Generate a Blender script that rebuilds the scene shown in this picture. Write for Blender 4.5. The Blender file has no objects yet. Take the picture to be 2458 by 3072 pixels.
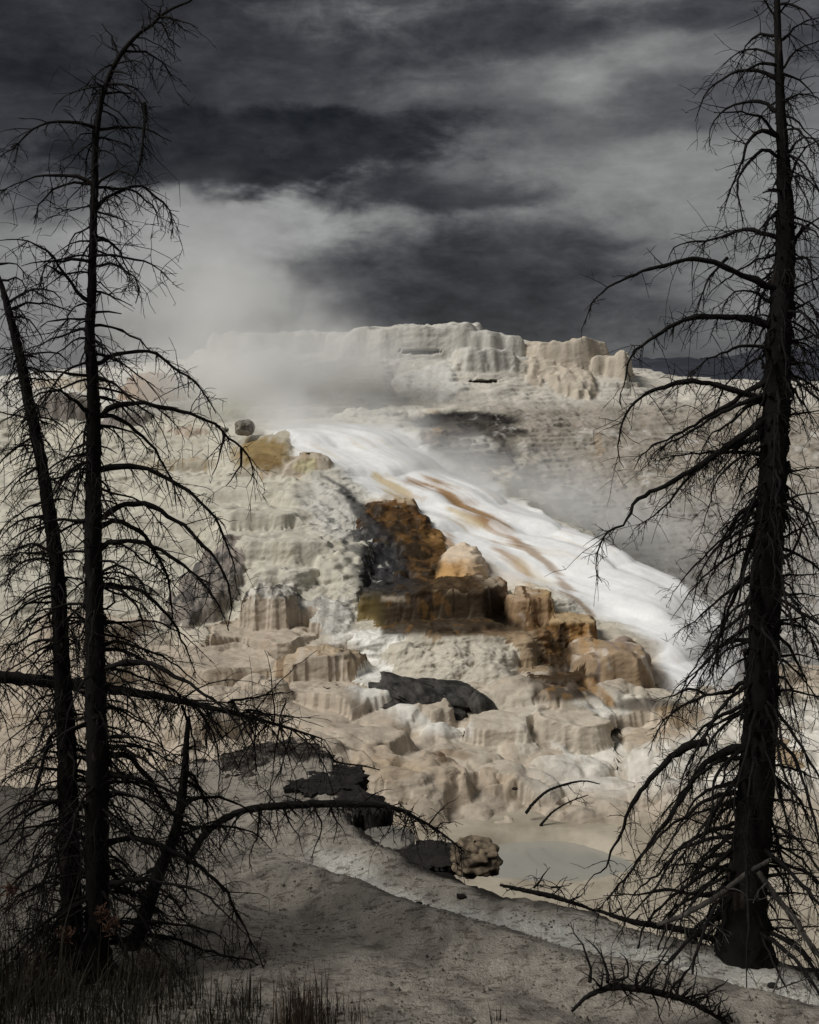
import bpy, math, random
import numpy as np
from mathutils import Vector

# ------------------------------------------------------------------ camera, sky, sun, exposure
scene = bpy.context.scene
col = scene.collection
F = 3708.0            # focal length in photograph pixels (2458 x 3072)
CX, HZ = 1229.0, 1170.0
ZC = 12.8             # eye height above the pool
EXPO = 0.95

cam_d = bpy.data.cameras.new('camera')
cam = bpy.data.objects.new('camera', cam_d); col.objects.link(cam)
cam.location = (0, 0, ZC); cam.rotation_euler = (math.radians(90), 0, 0)
cam_d.sensor_fit = 'VERTICAL'; cam_d.sensor_height = 36.0
cam_d.lens = 36.0 * F / 3072.0
cam_d.shift_y = -(1536.0 - HZ) / 3072.0
cam_d.clip_start = 0.1; cam_d.clip_end = 20000
scene.camera = cam

vs = scene.view_settings
vs.view_transform = 'Standard'; vs.look = 'None'; vs.gamma = 1.0; vs.exposure = EXPO
vs.use_curve_mapping = False
scene.render.engine = 'CYCLES'
cy = scene.cycles
cy.use_denoising = True
try: cy.denoiser = 'OPENIMAGEDENOISE'
except Exception: pass
cy.max_bounces = 12; cy.diffuse_bounces = 3; cy.glossy_bounces = 2; cy.volume_bounces = 10
cy.transparent_max_bounces = 8
cy.volume_step_rate = 1.0; cy.volume_max_steps = 128

SUN_DIR = Vector((-0.62, -0.30, 0.72)).normalized()     # from the scene towards the sun
SUN_EL = math.asin(SUN_DIR.z)
sd = bpy.data.lights.new('sun', 'SUN'); sd.energy = 1.5; sd.angle = math.radians(24)
sd.color = (1.0, 0.968, 0.915)
so = bpy.data.objects.new('sun', sd); col.objects.link(so)
so.rotation_euler = SUN_DIR.to_track_quat('Z', 'Y').to_euler()

# sky: a storm cloud deck over a thin Nishita sky
world = bpy.data.worlds.new('World'); scene.world = world; world.use_nodes = True
class NT:
    def __init__(self, tree):
        self.t = tree; self.n = tree.nodes; self.l = tree.links
    def put(self, sock, v):
        if v is None: return
        if isinstance(v, bpy.types.NodeSocket): self.l.new(v, sock)
        else: sock.default_value = v
    def math(self, op, a, b=None, c=None, clamp=False):
        n = self.n.new('ShaderNodeMath'); n.operation = op; n.use_clamp = clamp
        for i, v in enumerate((a, b, c)): self.put(n.inputs[i], v)
        return n.outputs[0]
    def vec(self, op, a, b=None):
        n = self.n.new('ShaderNodeVectorMath'); n.operation = op
        self.put(n.inputs[0], a); self.put(n.inputs[1], b)
        return n.outputs['Value'] if op in ('LENGTH', 'DOT_PRODUCT') else n.outputs[0]
    def noise(self, v, scale, detail=4, rough=0.5, dist=0.0, out='Fac'):
        n = self.n.new('ShaderNodeTexNoise'); self.put(n.inputs['Vector'], v)
        self.put(n.inputs['Scale'], scale); n.inputs['Detail'].default_value = detail
        n.inputs['Roughness'].default_value = rough; n.inputs['Distortion'].default_value = dist
        return n.outputs[out]
    def maprange(self, v, a, b, c=0.0, d=1.0, mode='SMOOTHSTEP'):
        n = self.n.new('ShaderNodeMapRange'); n.interpolation_type = mode
        self.put(n.inputs[0], v)
        for i, q in enumerate((a, b, c, d)): n.inputs[i + 1].default_value = q
        return n.outputs[0]
    def mix(self, f, a, b):
        n = self.n.new('ShaderNodeMix'); n.data_type = 'FLOAT'
        self.put(n.inputs[0], f); self.put(n.inputs[2], a); self.put(n.inputs[3], b)
        return n.outputs[0]
    def mixc(self, f, a, b, blend='MIX'):
        n = self.n.new('ShaderNodeMix'); n.data_type = 'RGBA'; n.blend_type = blend
        self.put(n.inputs[0], f); self.put(n.inputs[6], a); self.put(n.inputs[7], b)
        return n.outputs[2]
    def comb(self, x, y, z):
        n = self.n.new('ShaderNodeCombineXYZ')
        for i, v in enumerate((x, y, z)): self.put(n.inputs[i], v)
        return n.outputs[0]
    def sep(self, v):
        n = self.n.new('ShaderNodeSeparateXYZ'); self.put(n.inputs[0], v); return n.outputs

w = NT(world.node_tree); w.n.clear()
tc = w.n.new('ShaderNodeTexCoord'); dirv = tc.outputs['Generated']
sx, sy, sz = w.sep(dirv)
hyp = w.math('SQRT', w.math('ADD', w.math('MULTIPLY', sx, sx), w.math('MULTIPLY', sy, sy)))
az = w.math('ARCTAN2', sx, sy); el = w.math('ARCTAN2', sz, hyp)
stretch = w.vec('MULTIPLY', dirv, (1.0, 1.0, 2.6))
warp = w.vec('SUBTRACT', w.noise(stretch, 7.0, 5, 0.55, 0.0, 'Color'), (0.5, 0.5, 0.5))
wv = w.vec('MULTIPLY', warp, (0.13, 0.060, 0.0))
ae = w.vec('ADD', w.comb(az, el, 0.0), wv)
fb = w.noise(stretch, 5.0, 7, 0.55, 0.3)
fb3 = w.noise(w.vec('MULTIPLY', dirv, (1.0, 1.0, 2.4)), 44.0, 8, 0.62, 0.3)
fb2 = w.noise(w.vec('MULTIPLY', dirv, (1.0, 1.0, 2.1)), 17.0, 9, 0.60, 0.25)
T = w.math('ADD', 0.40, w.math('MULTIPLY', w.math('SUBTRACT', fb, 0.5), 0.55))
CLOUDS = [  # photograph px centre, px radii, tilt deg, tone, strength, softness
    (150, 860, 520, 330, 0, .50, .9, .6),
    (2000, 620, 620, 170, -3, .53, .85, .8),
    (350, 200, 1000, 380, 6, .195, .92, .40),
    (800, 720, 680, 200, -5, .60, .97, .55),
    (120, 300, 260, 110, 0, .15, .7, .8),
    (160, 500, 330, 130, 0, .27, .7, .8),
    (1150, 180, 600, 90, -4, .27, .7, .8),
    (1330, 310, 520, 60, -4, .36, .6, .9),
    (1180, 400, 560, 55, -4, .24, .7, .9),
    (1280, 480, 420, 45, -5, .32, .5, .9),
    (740, 470, 620, 118, -4, .165, .97, .22),
    (1330, 575, 330, 62, -5, .22, .95, .45),
    (1480, 830, 430, 170, -6, .29, .9, .7),
    (1500, 900, 430, 190, 4, .225, .95, .7),
    (2000, 1040, 380, 90, 0, .33, .7, .8),
    (1600, 70, 360, 105, 0, .245, .9, .5),
    (2140, 60, 150, 85, 0, .26, .9, .5),
    (2420, 160, 220, 90, 0, .20, .8, .8),
    (1790, 250, 300, 85, -8, .52, .8, .9),
    (2100, 330, 240, 60, 0, .33, .8, .6),
    (1740, 275, 90, 38, -10, .62, .6, .95),
    (1900, 480, 420, 60, -3, .56, .6, .9),
    (2260, 900, 120, 110, 0, .58, .7, .95),
]
for (cx_, cy_, rx, ry, rot, tone, st, soft) in CLOUDS:
    m = w.n.new('ShaderNodeMapping'); m.vector_type = 'TEXTURE'
    w.l.new(ae, m.inputs['Vector'])
    m.inputs['Location'].default_value = (math.atan((cx_ - CX) / F), math.atan(-(cy_ - HZ) / F), 0)
    m.inputs['Rotation'].default_value = (0, 0, math.radians(-rot))
    m.inputs['Scale'].default_value = (rx / F, ry / F, 1)
    d = w.vec('LENGTH', m.outputs[0])
    d = w.math('ADD', d, w.math('MULTIPLY', w.math('SUBTRACT', fb2, 0.5), 1.15))
    mk = w.maprange(d, 1 + soft, 1 - soft, 0.0, st)
    T = w.mix(mk, T, tone)
T = w.math('ADD', T, w.math('MULTIPLY', w.math('SUBTRACT', fb2, 0.5), 0.20))
T = w.math('ADD', T, w.math('MULTIPLY', w.math('SUBTRACT', fb3, 0.5), 0.13))
T = w.math('MAXIMUM', T, 0.10)
lin = w.math('MULTIPLY', w.math('POWER', T, 2.25), 1.0 / 2 ** EXPO)
tint = w.mixc(w.maprange(T, 0.2, 0.5), (0.96, 0.985, 1.10, 1), (0.985, 1.0, 0.99, 1))
cc = w.mixc(1.0, tint, w.comb(lin, lin, lin), 'MULTIPLY')
skyt = w.n.new('ShaderNodeTexSky'); skyt.sky_type = 'NISHITA'; skyt.sun_disc = False
skyt.sun_elevation = SUN_EL; skyt.sun_rotation = math.atan2(SUN_DIR.x, SUN_DIR.y)
skyl = w.mixc(1.0, skyt.outputs[0], (0.06, 0.06, 0.06, 1), 'MULTIPLY')
fin = w.mixc(0.985, skyl, cc)
bg = w.n.new('ShaderNodeBackground'); w.l.new(fin, bg.inputs[0]); bg.inputs[1].default_value = 1.0
wo = w.n.new('ShaderNodeOutputWorld'); w.l.new(bg.outputs[0], wo.inputs[0])

# ------------------------------------------------------------------ helpers
rnd = random.Random(7)
def P(px, py, D):
    return ((px - CX) / F * D, D, ZC - (py - HZ) / F * D)
def tag(o, label=None, cat=None, group=None, kind=None):
    if label: o['label'] = label
    if cat: o['category'] = cat
    if group: o['group'] = group
    if kind: o['kind'] = kind
    return o
def link(name, me, parent=None):
    o = bpy.data.objects.new(name, me); col.objects.link(o)
    if parent is not None: o.parent = parent
    return o
def mesh_np(name, V, Q, smooth=True, tri=False):
    """V (n,3) float array, Q (m,4) or (m,3) int array"""
    me = bpy.data.meshes.new(name)
    V = np.ascontiguousarray(V, dtype=np.float32); Q = np.ascontiguousarray(Q, dtype=np.int32)
    k = Q.shape[1]
    me.vertices.add(len(V)); me.vertices.foreach_set('co', V.ravel())
    me.loops.add(Q.size); me.loops.foreach_set('vertex_index', Q.ravel())
    me.polygons.add(len(Q))
    me.polygons.foreach_set('loop_start', np.arange(0, Q.size, k, dtype=np.int32))
    me.polygons.foreach_set('loop_total', np.full(len(Q), k, dtype=np.int32))
    me.polygons.foreach_set('use_smooth', np.full(len(Q), smooth, dtype=bool))
    me.update(calc_edges=True)
    return me
def hash2(ix, iy, seed):
    h = (ix.astype(np.int64) * 374761393 + iy.astype(np.int64) * 668265263 + seed * 974711) & 0xffffffff
    h = ((h ^ (h >> 13)) * 1274126177) & 0xffffffff
    h = h ^ (h >> 16)
    return (h & 0xffffff).astype(np.float32) / np.float32(0xffffff)
_GA = np.random.RandomState(3).uniform(0, 2 * np.pi, 65536).astype(np.float32)
_GXT, _GYT = np.cos(_GA), np.sin(_GA)
_PT = np.random.RandomState(4).permutation(65536).astype(np.int32)
def vnoise(x, y, seed=0):
    """gradient noise, 0..1"""
    x = np.asarray(x, np.float32); y = np.asarray(y, np.float32)
    ix = np.floor(x).astype(np.int32); iy = np.floor(y).astype(np.int32)
    fx = x - ix; fy = y - iy
    ux = fx * fx * fx * (fx * (fx * 6 - 15) + 10); uy = fy * fy * fy * (fy * (fy * 6 - 15) + 10)
    p0 = _PT[(ix + seed * 131) & 65535]; p1 = _PT[(ix + 1 + seed * 131) & 65535]
    def g(p, dy_, ox, oy):
        h = (p + (iy + dy_) * 7919) & 65535; h = _PT[h]
        return _GXT[h] * (fx - ox) + _GYT[h] * (fy - oy)
    a = g(p0, 0, 0, 0); b = g(p1, 0, 1, 0); c = g(p0, 1, 0, 1); d = g(p1, 1, 1, 1)
    v = (a + (b - a) * ux) * (1 - uy) + (c + (d - c) * ux) * uy
    return .5 + .85 * v
def fbm(x, y, seed=0, oct=4, rough=0.5):
    s = 0; a = 1; t = 0
    for i in range(oct):
        k = 2.03 ** i; ca, sa = math.cos(.6 * i), math.sin(.6 * i)
        s = s + a * vnoise((x * ca - y * sa) * k + 17.3 * i, (x * sa + y * ca) * k - 9.1 * i, seed + i); t += a; a *= rough
    return s / t            # 0..1
def sfbm(x, y, seed=0, oct=4, rough=0.5):
    s = 0; a = 1; t = 0
    for i in range(oct):
        s = s + a * vnoise(x * 2.03 ** i + 17.3 * i, y * 2.03 ** i - 9.1 * i, seed + i); t += a; a *= rough
    return s / t
def worley(x, y, seed=0, jit=0.85):
    ix = np.floor(x).astype(np.int64); iy = np.floor(y).astype(np.int64)
    f1 = np.full(x.shape, 9.0, np.float32); f2 = f1.copy(); idd = np.zeros(x.shape, np.int64)
    for dx in (-1, 0, 1):
        for dy in (-1, 0, 1):
            cx = ix + dx; cyy = iy + dy
            px = cx + 0.5 + jit * (hash2(cx, cyy, seed) - 0.5); py = cyy + 0.5 + jit * (hash2(cx, cyy, seed + 5) - 0.5)
            d = ((px - x) ** 2 + (py - y) ** 2).astype(np.float32)
            n = d < f1
            f2 = np.where(n, f1, np.minimum(f2, d)); f1 = np.where(n, d, f1)
            idd = np.where(n, (cx + 4096) * 8192 + (cyy + 4096), idd)
    return np.sqrt(f1), np.sqrt(f2), idd
def sstep(x, a, b):
    t = np.clip((x - a) / (b - a), 0, 1); return t * t * (3 - 2 * t)
def rbf_fit(pts):
    A = np.array(pts, float); n = len(A)
    d = np.sqrt(((A[:, None, :2] - A[None, :, :2]) ** 2).sum(-1) + 1.0)
    M = np.zeros((n + 3, n + 3)); M[:n, :n] = d; M[:n, n] = 1; M[:n, n + 1:] = A[:, :2]; M[n, :n] = 1; M[n + 1:, :n] = A[:, :2].T
    M[:n, :n] += np.eye(n) * -0.02
    return A, np.linalg.solve(M, np.concatenate([A[:, 2], np.zeros(3)]))
def rbf_eval(fit, x, y):
    A, c = fit; n = len(A); z = c[n] + c[n + 1] * x + c[n + 2] * y
    for i in range(n): z = z + c[i] * np.sqrt((x - A[i, 0]) ** 2 + (y - A[i, 1]) ** 2 + 1.0)
    return z
def poly_sd(px, py, poly):
    """signed distance, negative inside"""
    d = np.full(px.shape, 1e9, np.float32); ins = np.zeros(px.shape, bool); n = len(poly)
    for i in range(n):
        ax, ay = poly[i]; bx, by = poly[(i + 1) % n]
        ex, ey = bx - ax, by - ay; wx, wy = px - ax, py - ay
        t = np.clip((wx * ex + wy * ey) / (ex * ex + ey * ey), 0, 1)
        d = np.minimum(d, (wx - ex * t) ** 2 + (wy - ey * t) ** 2)
        c = ((ay <= py) & (by > py)) | ((by <= py) & (ay > py))
        with np.errstate(divide='ignore', invalid='ignore'):
            xc = ax + (py - ay) * (ex / (ey if ey else 1e-9))
        ins ^= c & (px < xc)
    d = np.sqrt(d); return np.where(ins, -d, d)
def line_sd(px, py, pts):
    """distance to a polyline of (x, y, halfwidth) minus the local half width"""
    best = np.full(px.shape, 1e9, np.float32)
    for (ax, ay, aw), (bx, by, bw) in zip(pts[:-1], pts[1:]):
        ex, ey = bx - ax, by - ay
        t = np.clip(((px - ax) * ex + (py - ay) * ey) / (ex * ex + ey * ey), 0, 1)
        best = np.minimum(best, np.sqrt((px - ax - ex * t) ** 2 + (py - ay - ey * t) ** 2) - (aw + (bw - aw) * t))
    return best

# ------------------------------------------------------------------ materials
def new_mat(name):
    m = bpy.data.materials.new(name); m.use_nodes = True
    t = NT(m.node_tree); b = m.node_tree.nodes['Principled BSDF']
    return m, t, b
def bump(t, b, h, strength, dist):
    n = t.n.new('ShaderNodeBump'); n.inputs['Strength'].default_value = strength; n.inputs['Distance'].default_value = dist
    t.l.new(h, n.inputs['Height']); t.l.new(n.outputs[0], b.inputs['Normal'])
def travertine_mat():
    m, t, b = new_mat('travertine')
    ca = t.n.new('ShaderNodeAttribute'); ca.attribute_name = 'tint'
    wa = t.n.new('ShaderNodeAttribute'); wa.attribute_name = 'wet'
    g = t.n.new('ShaderNodeNewGeometry'); pos = g.outputs['Position']
    flute = t.vec('MULTIPLY', pos, (1.0, 1.0, 0.13))
    n1 = t.noise(flute, 3.4, 6, 0.62, 0.4)          # drip streaks
    n2 = t.noise(pos, 0.9, 6, 0.6)                  # blotches
    n3 = t.noise(t.vec('MULTIPLY', pos, (1, 1, 2.2)), 5.0, 8, 0.72)                 # grain, flattened into strata
    f = t.math('ADD', t.math('MULTIPLY', n1, 0.5), t.math('MULTIPLY', n2, 0.3))
    f = t.math('ADD', f, t.math('MULTIPLY', n3, 0.2))
    dry = t.math('SUBTRACT', 1.0, t.math('MULTIPLY', wa.outputs['Fac'], 0.75))
    amp = t.math('MULTIPLY', dry, 1.35)
    k = t.math('ADD', 1.0, t.math('MULTIPLY', t.math('SUBTRACT', f, 0.52), amp))
    k = t.math('MULTIPLY', k, 1.0)
    c = t.mixc(1.0, ca.outputs['Color'], t.comb(k, k, k), 'MULTIPLY')
    stain = t.maprange(t.noise(t.vec('MULTIPLY', pos, (1.0, 1.0, 0.3)), 1.7, 5, 0.6), 0.55, 0.75)
    c = t.mixc(t.math('MULTIPLY', t.math('MULTIPLY', stain, dry), 0.35), c, t.mixc(1.0, c, (0.80, 0.63, 0.45, 1), 'MULTIPLY'))
    crk = t.maprange(t.noise(t.vec('MULTIPLY', pos, (1, 1, 1.8)), 2.2, 7, .7, .8), .36, .30, 0.0, .55)
    c = t.mixc(t.math('MULTIPLY', crk, dry), c, t.mixc(1.0, c, (.40, .34, .28, 1), 'MULTIPLY'))
    t.l.new(c, b.inputs['Base Color'])
    t.l.new(t.mix(wa.outputs['Fac'], 0.72, 0.32), b.inputs['Roughness'])
    b.inputs['Specular IOR Level'].default_value = 0.18
    hgt = t.math('ADD', t.math('MULTIPLY', n1, 0.5), t.math('MULTIPLY', n3, 0.8))
    hgt = t.math('MULTIPLY', hgt, dry)
    bump(t, b, hgt, 0.7, 0.05)
    return m
M_TRAV = travertine_mat()

def simple_mat(name, c1, c2, scale=3.0, rough=0.8, bstr=0.4, bdist=0.03, stretch=(1, 1, 1), obj=False, spec=0.3):
    m, t, b = new_mat(name)
    if obj:
        tcn = t.n.new('ShaderNodeTexCoord'); pos = tcn.outputs['Object']
    else:
        g = t.n.new('ShaderNodeNewGeometry'); pos = g.outputs['Position']
    v = t.vec('MULTIPLY', pos, stretch)
    n = t.noise(v, scale, 6, 0.62)
    t.l.new(t.mixc(t.maprange(n, 0.36, 0.64), (*c1, 1), (*c2, 1)), b.inputs['Base Color'])
    b.inputs['Roughness'].default_value = rough; b.inputs['Specular IOR Level'].default_value = spec
    bump(t, b, t.noise(v, scale * 3, 5, 0.6), bstr, bdist)
    return m
def bark_mat():
    m, t, b = new_mat('charred_bark')
    g = t.n.new('ShaderNodeNewGeometry'); pos = g.outputs['Position']
    v = t.vec('MULTIPLY', pos, (1, 1, 0.3))
    n = t.noise(v, 14.0, 6, 0.65)
    p = t.maprange(t.noise(t.vec('MULTIPLY', pos, (1, 1, 0.45)), 3.1, 5, 0.6), 0.63, 0.68)
    c = t.mixc(n, (0.004, 0.0037, 0.0035, 1), (0.013, 0.0115, 0.0105, 1))
    c = t.mixc(p, c, t.mixc(n, (0.016, 0.012, 0.010, 1), (0.055, 0.042, 0.034, 1)))
    t.l.new(c, b.inputs['Base Color']); b.inputs['Roughness'].default_value = 0.85
    b.inputs['Specular IOR Level'].default_value = 0.15
    bump(t, b, n, 0.7, 0.03)
    return m
M_BARK = bark_mat()
M_TWIG = simple_mat('dead_twig', (0.004, 0.0037, 0.0034), (0.012, 0.0105, 0.0095), 9.0, 0.85, 0.3, 0.01, spec=0.15)

# ------------------------------------------------------------------ the travertine hill
HILL_PTS = [ # photograph px, py and distance in metres of points on the broad form of the hill
 (0,2330,38.5),(300,2330,38.3),(700,2330,38),(1000,2340,38),(1300,2420,37.2),(1500,2490,36.3),(1700,2480,36.6),(2000,2450,37.3),(2300,2420,38),(2700,2400,38.5),
 (700,2160,43),(0,2150,43),(1000,2180,42.6),(1300,2200,42.3),(1800,2260,41.5),(2300,2260,42),
 (300,1980,48),(0,1980,48),(800,1960,48.5),(1100,1970,48.3),(1300,1970,48),(1750,2100,45.7),(2050,2150,45),
 (0,1750,54),(300,1750,54),(560,1760,54),(800,1800,53),(1050,1800,53),(1300,1780,53.3),(1650,1850,51.5),(1950,2000,48.6),(2120,2060,47.5),
 (100,1500,62),(600,1500,62),(950,1440,62.5),(1100,1520,60.3),(1200,1650,57.0),(1300,1720,55.4),
 (880,1290,68),(1150,1330,66.8),(1250,1430,64.0),(1450,1540,60.8),(1450,1620,58.5),(1700,1640,57.2),(1620,1740,55),(1900,1760,53.8),(1800,1860,52),(2060,1900,50.8),
 (1300,1395,66),(1420,1455,64.3),(1554,1530,62.2),(1720,1592,60.0),(1900,1680,57.8),(2050,1780,55.6),(2150,1930,52.5),(2170,2030,50),
 (1640,1440,72),(1800,1560,69.5),(2000,1690,66.5),(2150,1800,63.5),(2300,1880,61),(2450,1950,58.5),(2300,2080,52),(2450,2160,48),(2700,2000,57),
 (1400,1260,76),(1600,1250,77),(1750,1330,75.5),(2000,1400,74),(2300,1480,72),(2600,1520,70),(2300,1290,79),(2600,1290,79),(1950,1250,79),
 (950,1200,79),(1100,1230,77.5),(1300,1180,80.5),(1600,1150,82),(800,1180,79),
 (0,1250,75),(300,1260,74.5),(520,1280,73.5),(650,1330,71),(300,1390,68.5),(0,1390,68.5),(-400,1400,68),(-400,1800,53),(-400,2300,39),(-400,1180,80),
 (0,1155,81),(300,1150,81),(560,1150,81),(700,1160,80.5),
 (640,1050,87),(800,1030,87),(1000,1012,87),(1250,1004,87),(1450,1016,87),(1600,1040,87),(1760,1058,87),(1850,1110,87),(1950,1135,88),(1020,1110,83),(1300,1095,83),(1550,1105,83),(2100,1146,88),(2400,1150,90),(2700,1150,90),
]
def hp(px, py, D): x, y, z = P(px, py, D); return (x, y, z)
hill_world = [hp(*q) for q in HILL_PTS]
# the plateau that runs on behind the skyline
for q in [(-30,100,12.6),(-16,100,14.2),(-8,97,16.2),(0,97,16.7),(6,97,16.3),(12,97,15.3),(20,100,13.3),(36,104,12.9),(-30,116,12.3),(0,118,14.5),(30,118,12.3)]: hill_world.append(q)
hill_fit = rbf_fit(hill_world)
RES = 0.085
GX0, GX1, GY0, GY1 = -38.0, 40.0, 31.0, 106.0
gx = np.arange(GX0, GX1, RES); gy = np.arange(GY0, GY1, RES)
X, Y = np.meshgrid(gx, gy); X = X.astype(np.float32); Y = Y.astype(np.float32)
ZB = rbf_eval(hill_fit, X, Y).astype(np.float32)
SPX = X / Y * F + CX; SPY = (ZC - ZB) / Y * F + HZ          # camera projection of each hill spot into image pixels

CASCADE = [(790,1295),(880,1240),(1080,1240),(1230,1265),(1340,1330),(1450,1390),(1580,1460),(1730,1515),(1840,1565),(1960,1620),(2070,1680),(2170,1770),(2240,1920),(2260,2085),(2060,2090),
           (1990,2060),(1975,1960),(1830,1870),(1690,1810),(1640,1778),(1490,1760),(1465,1700),(1330,1670),(1315,1610),(1230,1540),(1100,1500),(1010,1420),(900,1390)]
RIDGE = [(940,1425),(1040,1450),(1120,1540),(1200,1640),(1240,1760),(1150,1780),(1075,1780),(1060,1650),(960,1600),(900,1520)]
casc = sstep(-poly_sd(SPX + 60 * (fbm(X * .5, Y * .5, 3) - .5), SPY, CASCADE), -25, 45)
casc = casc * sstep(Y - np.interp(SPX, [1200, 1300, 1420, 1554, 1720, 1900, 2050, 2200], [70.5, 67.5, 65.6, 63.4, 61.2, 59.0, 56.8, 54.2]), 2.6, 1.0)
ridge = sstep(-poly_sd(SPX, SPY, RIDGE), -40, 40)
right_slope = (1 - casc) * np.maximum(sstep(SPX - (1330 + (SPY - 1250) * 1.0), 0, 220) * (SPY < 2000) * sstep(SPY, 1190, 1240), 0)
summit = sstep(SPY, 1260, 1190) * sstep(SPX, 700, 900)
lobe_zone = sstep(SPY, 2040, 2160) * sstep(SPX, 350, 600)
calm = np.clip(casc + ridge + right_slope * .96 + summit * .45, 0, 1)

# rimstone steps with scalloped fronts
def dome(f1, R): return np.sqrt(np.clip(1 - (f1 / R) ** 2, 0, 1))
def steps(z, h, a=.66, tread=.16):
    q = z / h; k = np.floor(q); f = q - k
    t = np.clip((f - a) / (1 - a), 0, 1)
    s = 1 - (1 - t) ** 2.4
    return h * (k + tread * f + (1 - tread) * s)
low = fbm(X * .13, Y * .13, 31, 3) - .5
wobx = X + 1.6 * (fbm(X * .25, Y * .25, 21, 3) - .5); woby = Y + 1.6 * (fbm(X * .25, Y * .25, 22, 3) - .5)
w1, _, id1 = worley(wobx * .13, woby * .28, 11)
w2, w2b, id2 = worley(wobx * .62, woby * .80, 17)
scal = 1.3 * low + 1.0 * (1 - w1 * w1 * 1.5) + .14 * (1 - 1.5 * w2 * w2)
Zs = .5 * (steps(ZB + scal, 1.25, .72, .12) - scal * .45 - .25) + .5 * (steps(ZB + .9 * scal + .37, .55, .70, .12) - .9 * scal * .6 - .5)
fsc = .45 * (1 - 1.5 * w2 * w2) + .7 * low
fine = steps(Zs + fsc, .40, .6) - fsc * .8
mixf = sstep(fbm(X * .16, Y * .16, 61, 3), .50, .60)
Zs = Zs * (1 - .6 * mixf) + fine * .6 * mixf
Zs = Zs + .12 * (fbm(X * .7, Y * .7, 63, 4) - .5)
# pillows: tiers of rounded lobes, large and small
wl, wlb, idl = worley(wobx * .42 + .35 * fbm(X * .9, Y * .9, 71), woby * .60, 37)
hl = hash2(idl // 8192, idl % 8192, 9)
w3 = worley(wobx * 1.25, woby * 1.5, 27)[0]
lsc = 1.15 * (.35 + hl) * dome(wl, .86) + .50 * dome(w2, .78) + .8 * low
Zl = .55 * (steps(ZB + lsc, .70, .45, .30) - low * .6) + .45 * (ZB + lsc - .8 * low) - .50
wl2 = sstep(fbm(X * .3, Y * .3, 73, 2), .40, .60)
Zl = Zl + .24 * dome(w3, .8) * wl2 + .08 * (fbm(X * 1.1, Y * 1.1, 75, 4) - .5)
Zt = Zs * (1 - lobe_zone) + Zl * lobe_zone
Z = Zt * (1 - calm) + ZB * calm
# flow lines on the cascade, rubble and ledges on the right slope
al = X * .75 - Y * .66; ac = X * .66 + Y * .75
flow = sfbm(ac * .42 + .5 * fbm(X * .2, Y * .2, 81), al * .06, 83, 2) - .5
Z = Z + casc * (.9 * flow + .06 * (sfbm(ac * 2.2, al * .25, 85, 3) - .5))
Z = Z + casc * .30 * (steps(ZB + 1.2 * low + .5 * flow, 1.3) - ZB)
rough = fbm(X * .45, Y * .45, 91, 5) - .5
Z = Z + right_slope * (rough * .75 + .22 * (steps(ZB + low * 2, .9) - ZB))
Z = Z + ridge * (.9 * (fbm(X * .5, Y * .5, 95, 5) - .5) + .5 * (sfbm(ac * 1.6, al * .3, 97, 4) - .5))
Z = Z + summit * (.5 * (fbm(X * .4, Y * .4, 101, 4) - .5))
owner = np.zeros(Z.shape, np.int32)

def ground_hit(px, py, arr):
    """first point of the height grid seen along the camera ray through an image pixel"""
    Ds = np.arange(33.0, 110.0, .05)
    xs = (px - CX) / F * Ds; zs = ZC - (py - HZ) / F * Ds
    i = np.clip(((xs - GX0) / RES).astype(int), 0, len(gx) - 1); j = np.clip(((Ds - GY0) / RES).astype(int), 0, len(gy) - 1)
    g = arr[j, i]; k = np.argmax(g >= zs)
    return xs[k], Ds[k], g[k]

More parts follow.
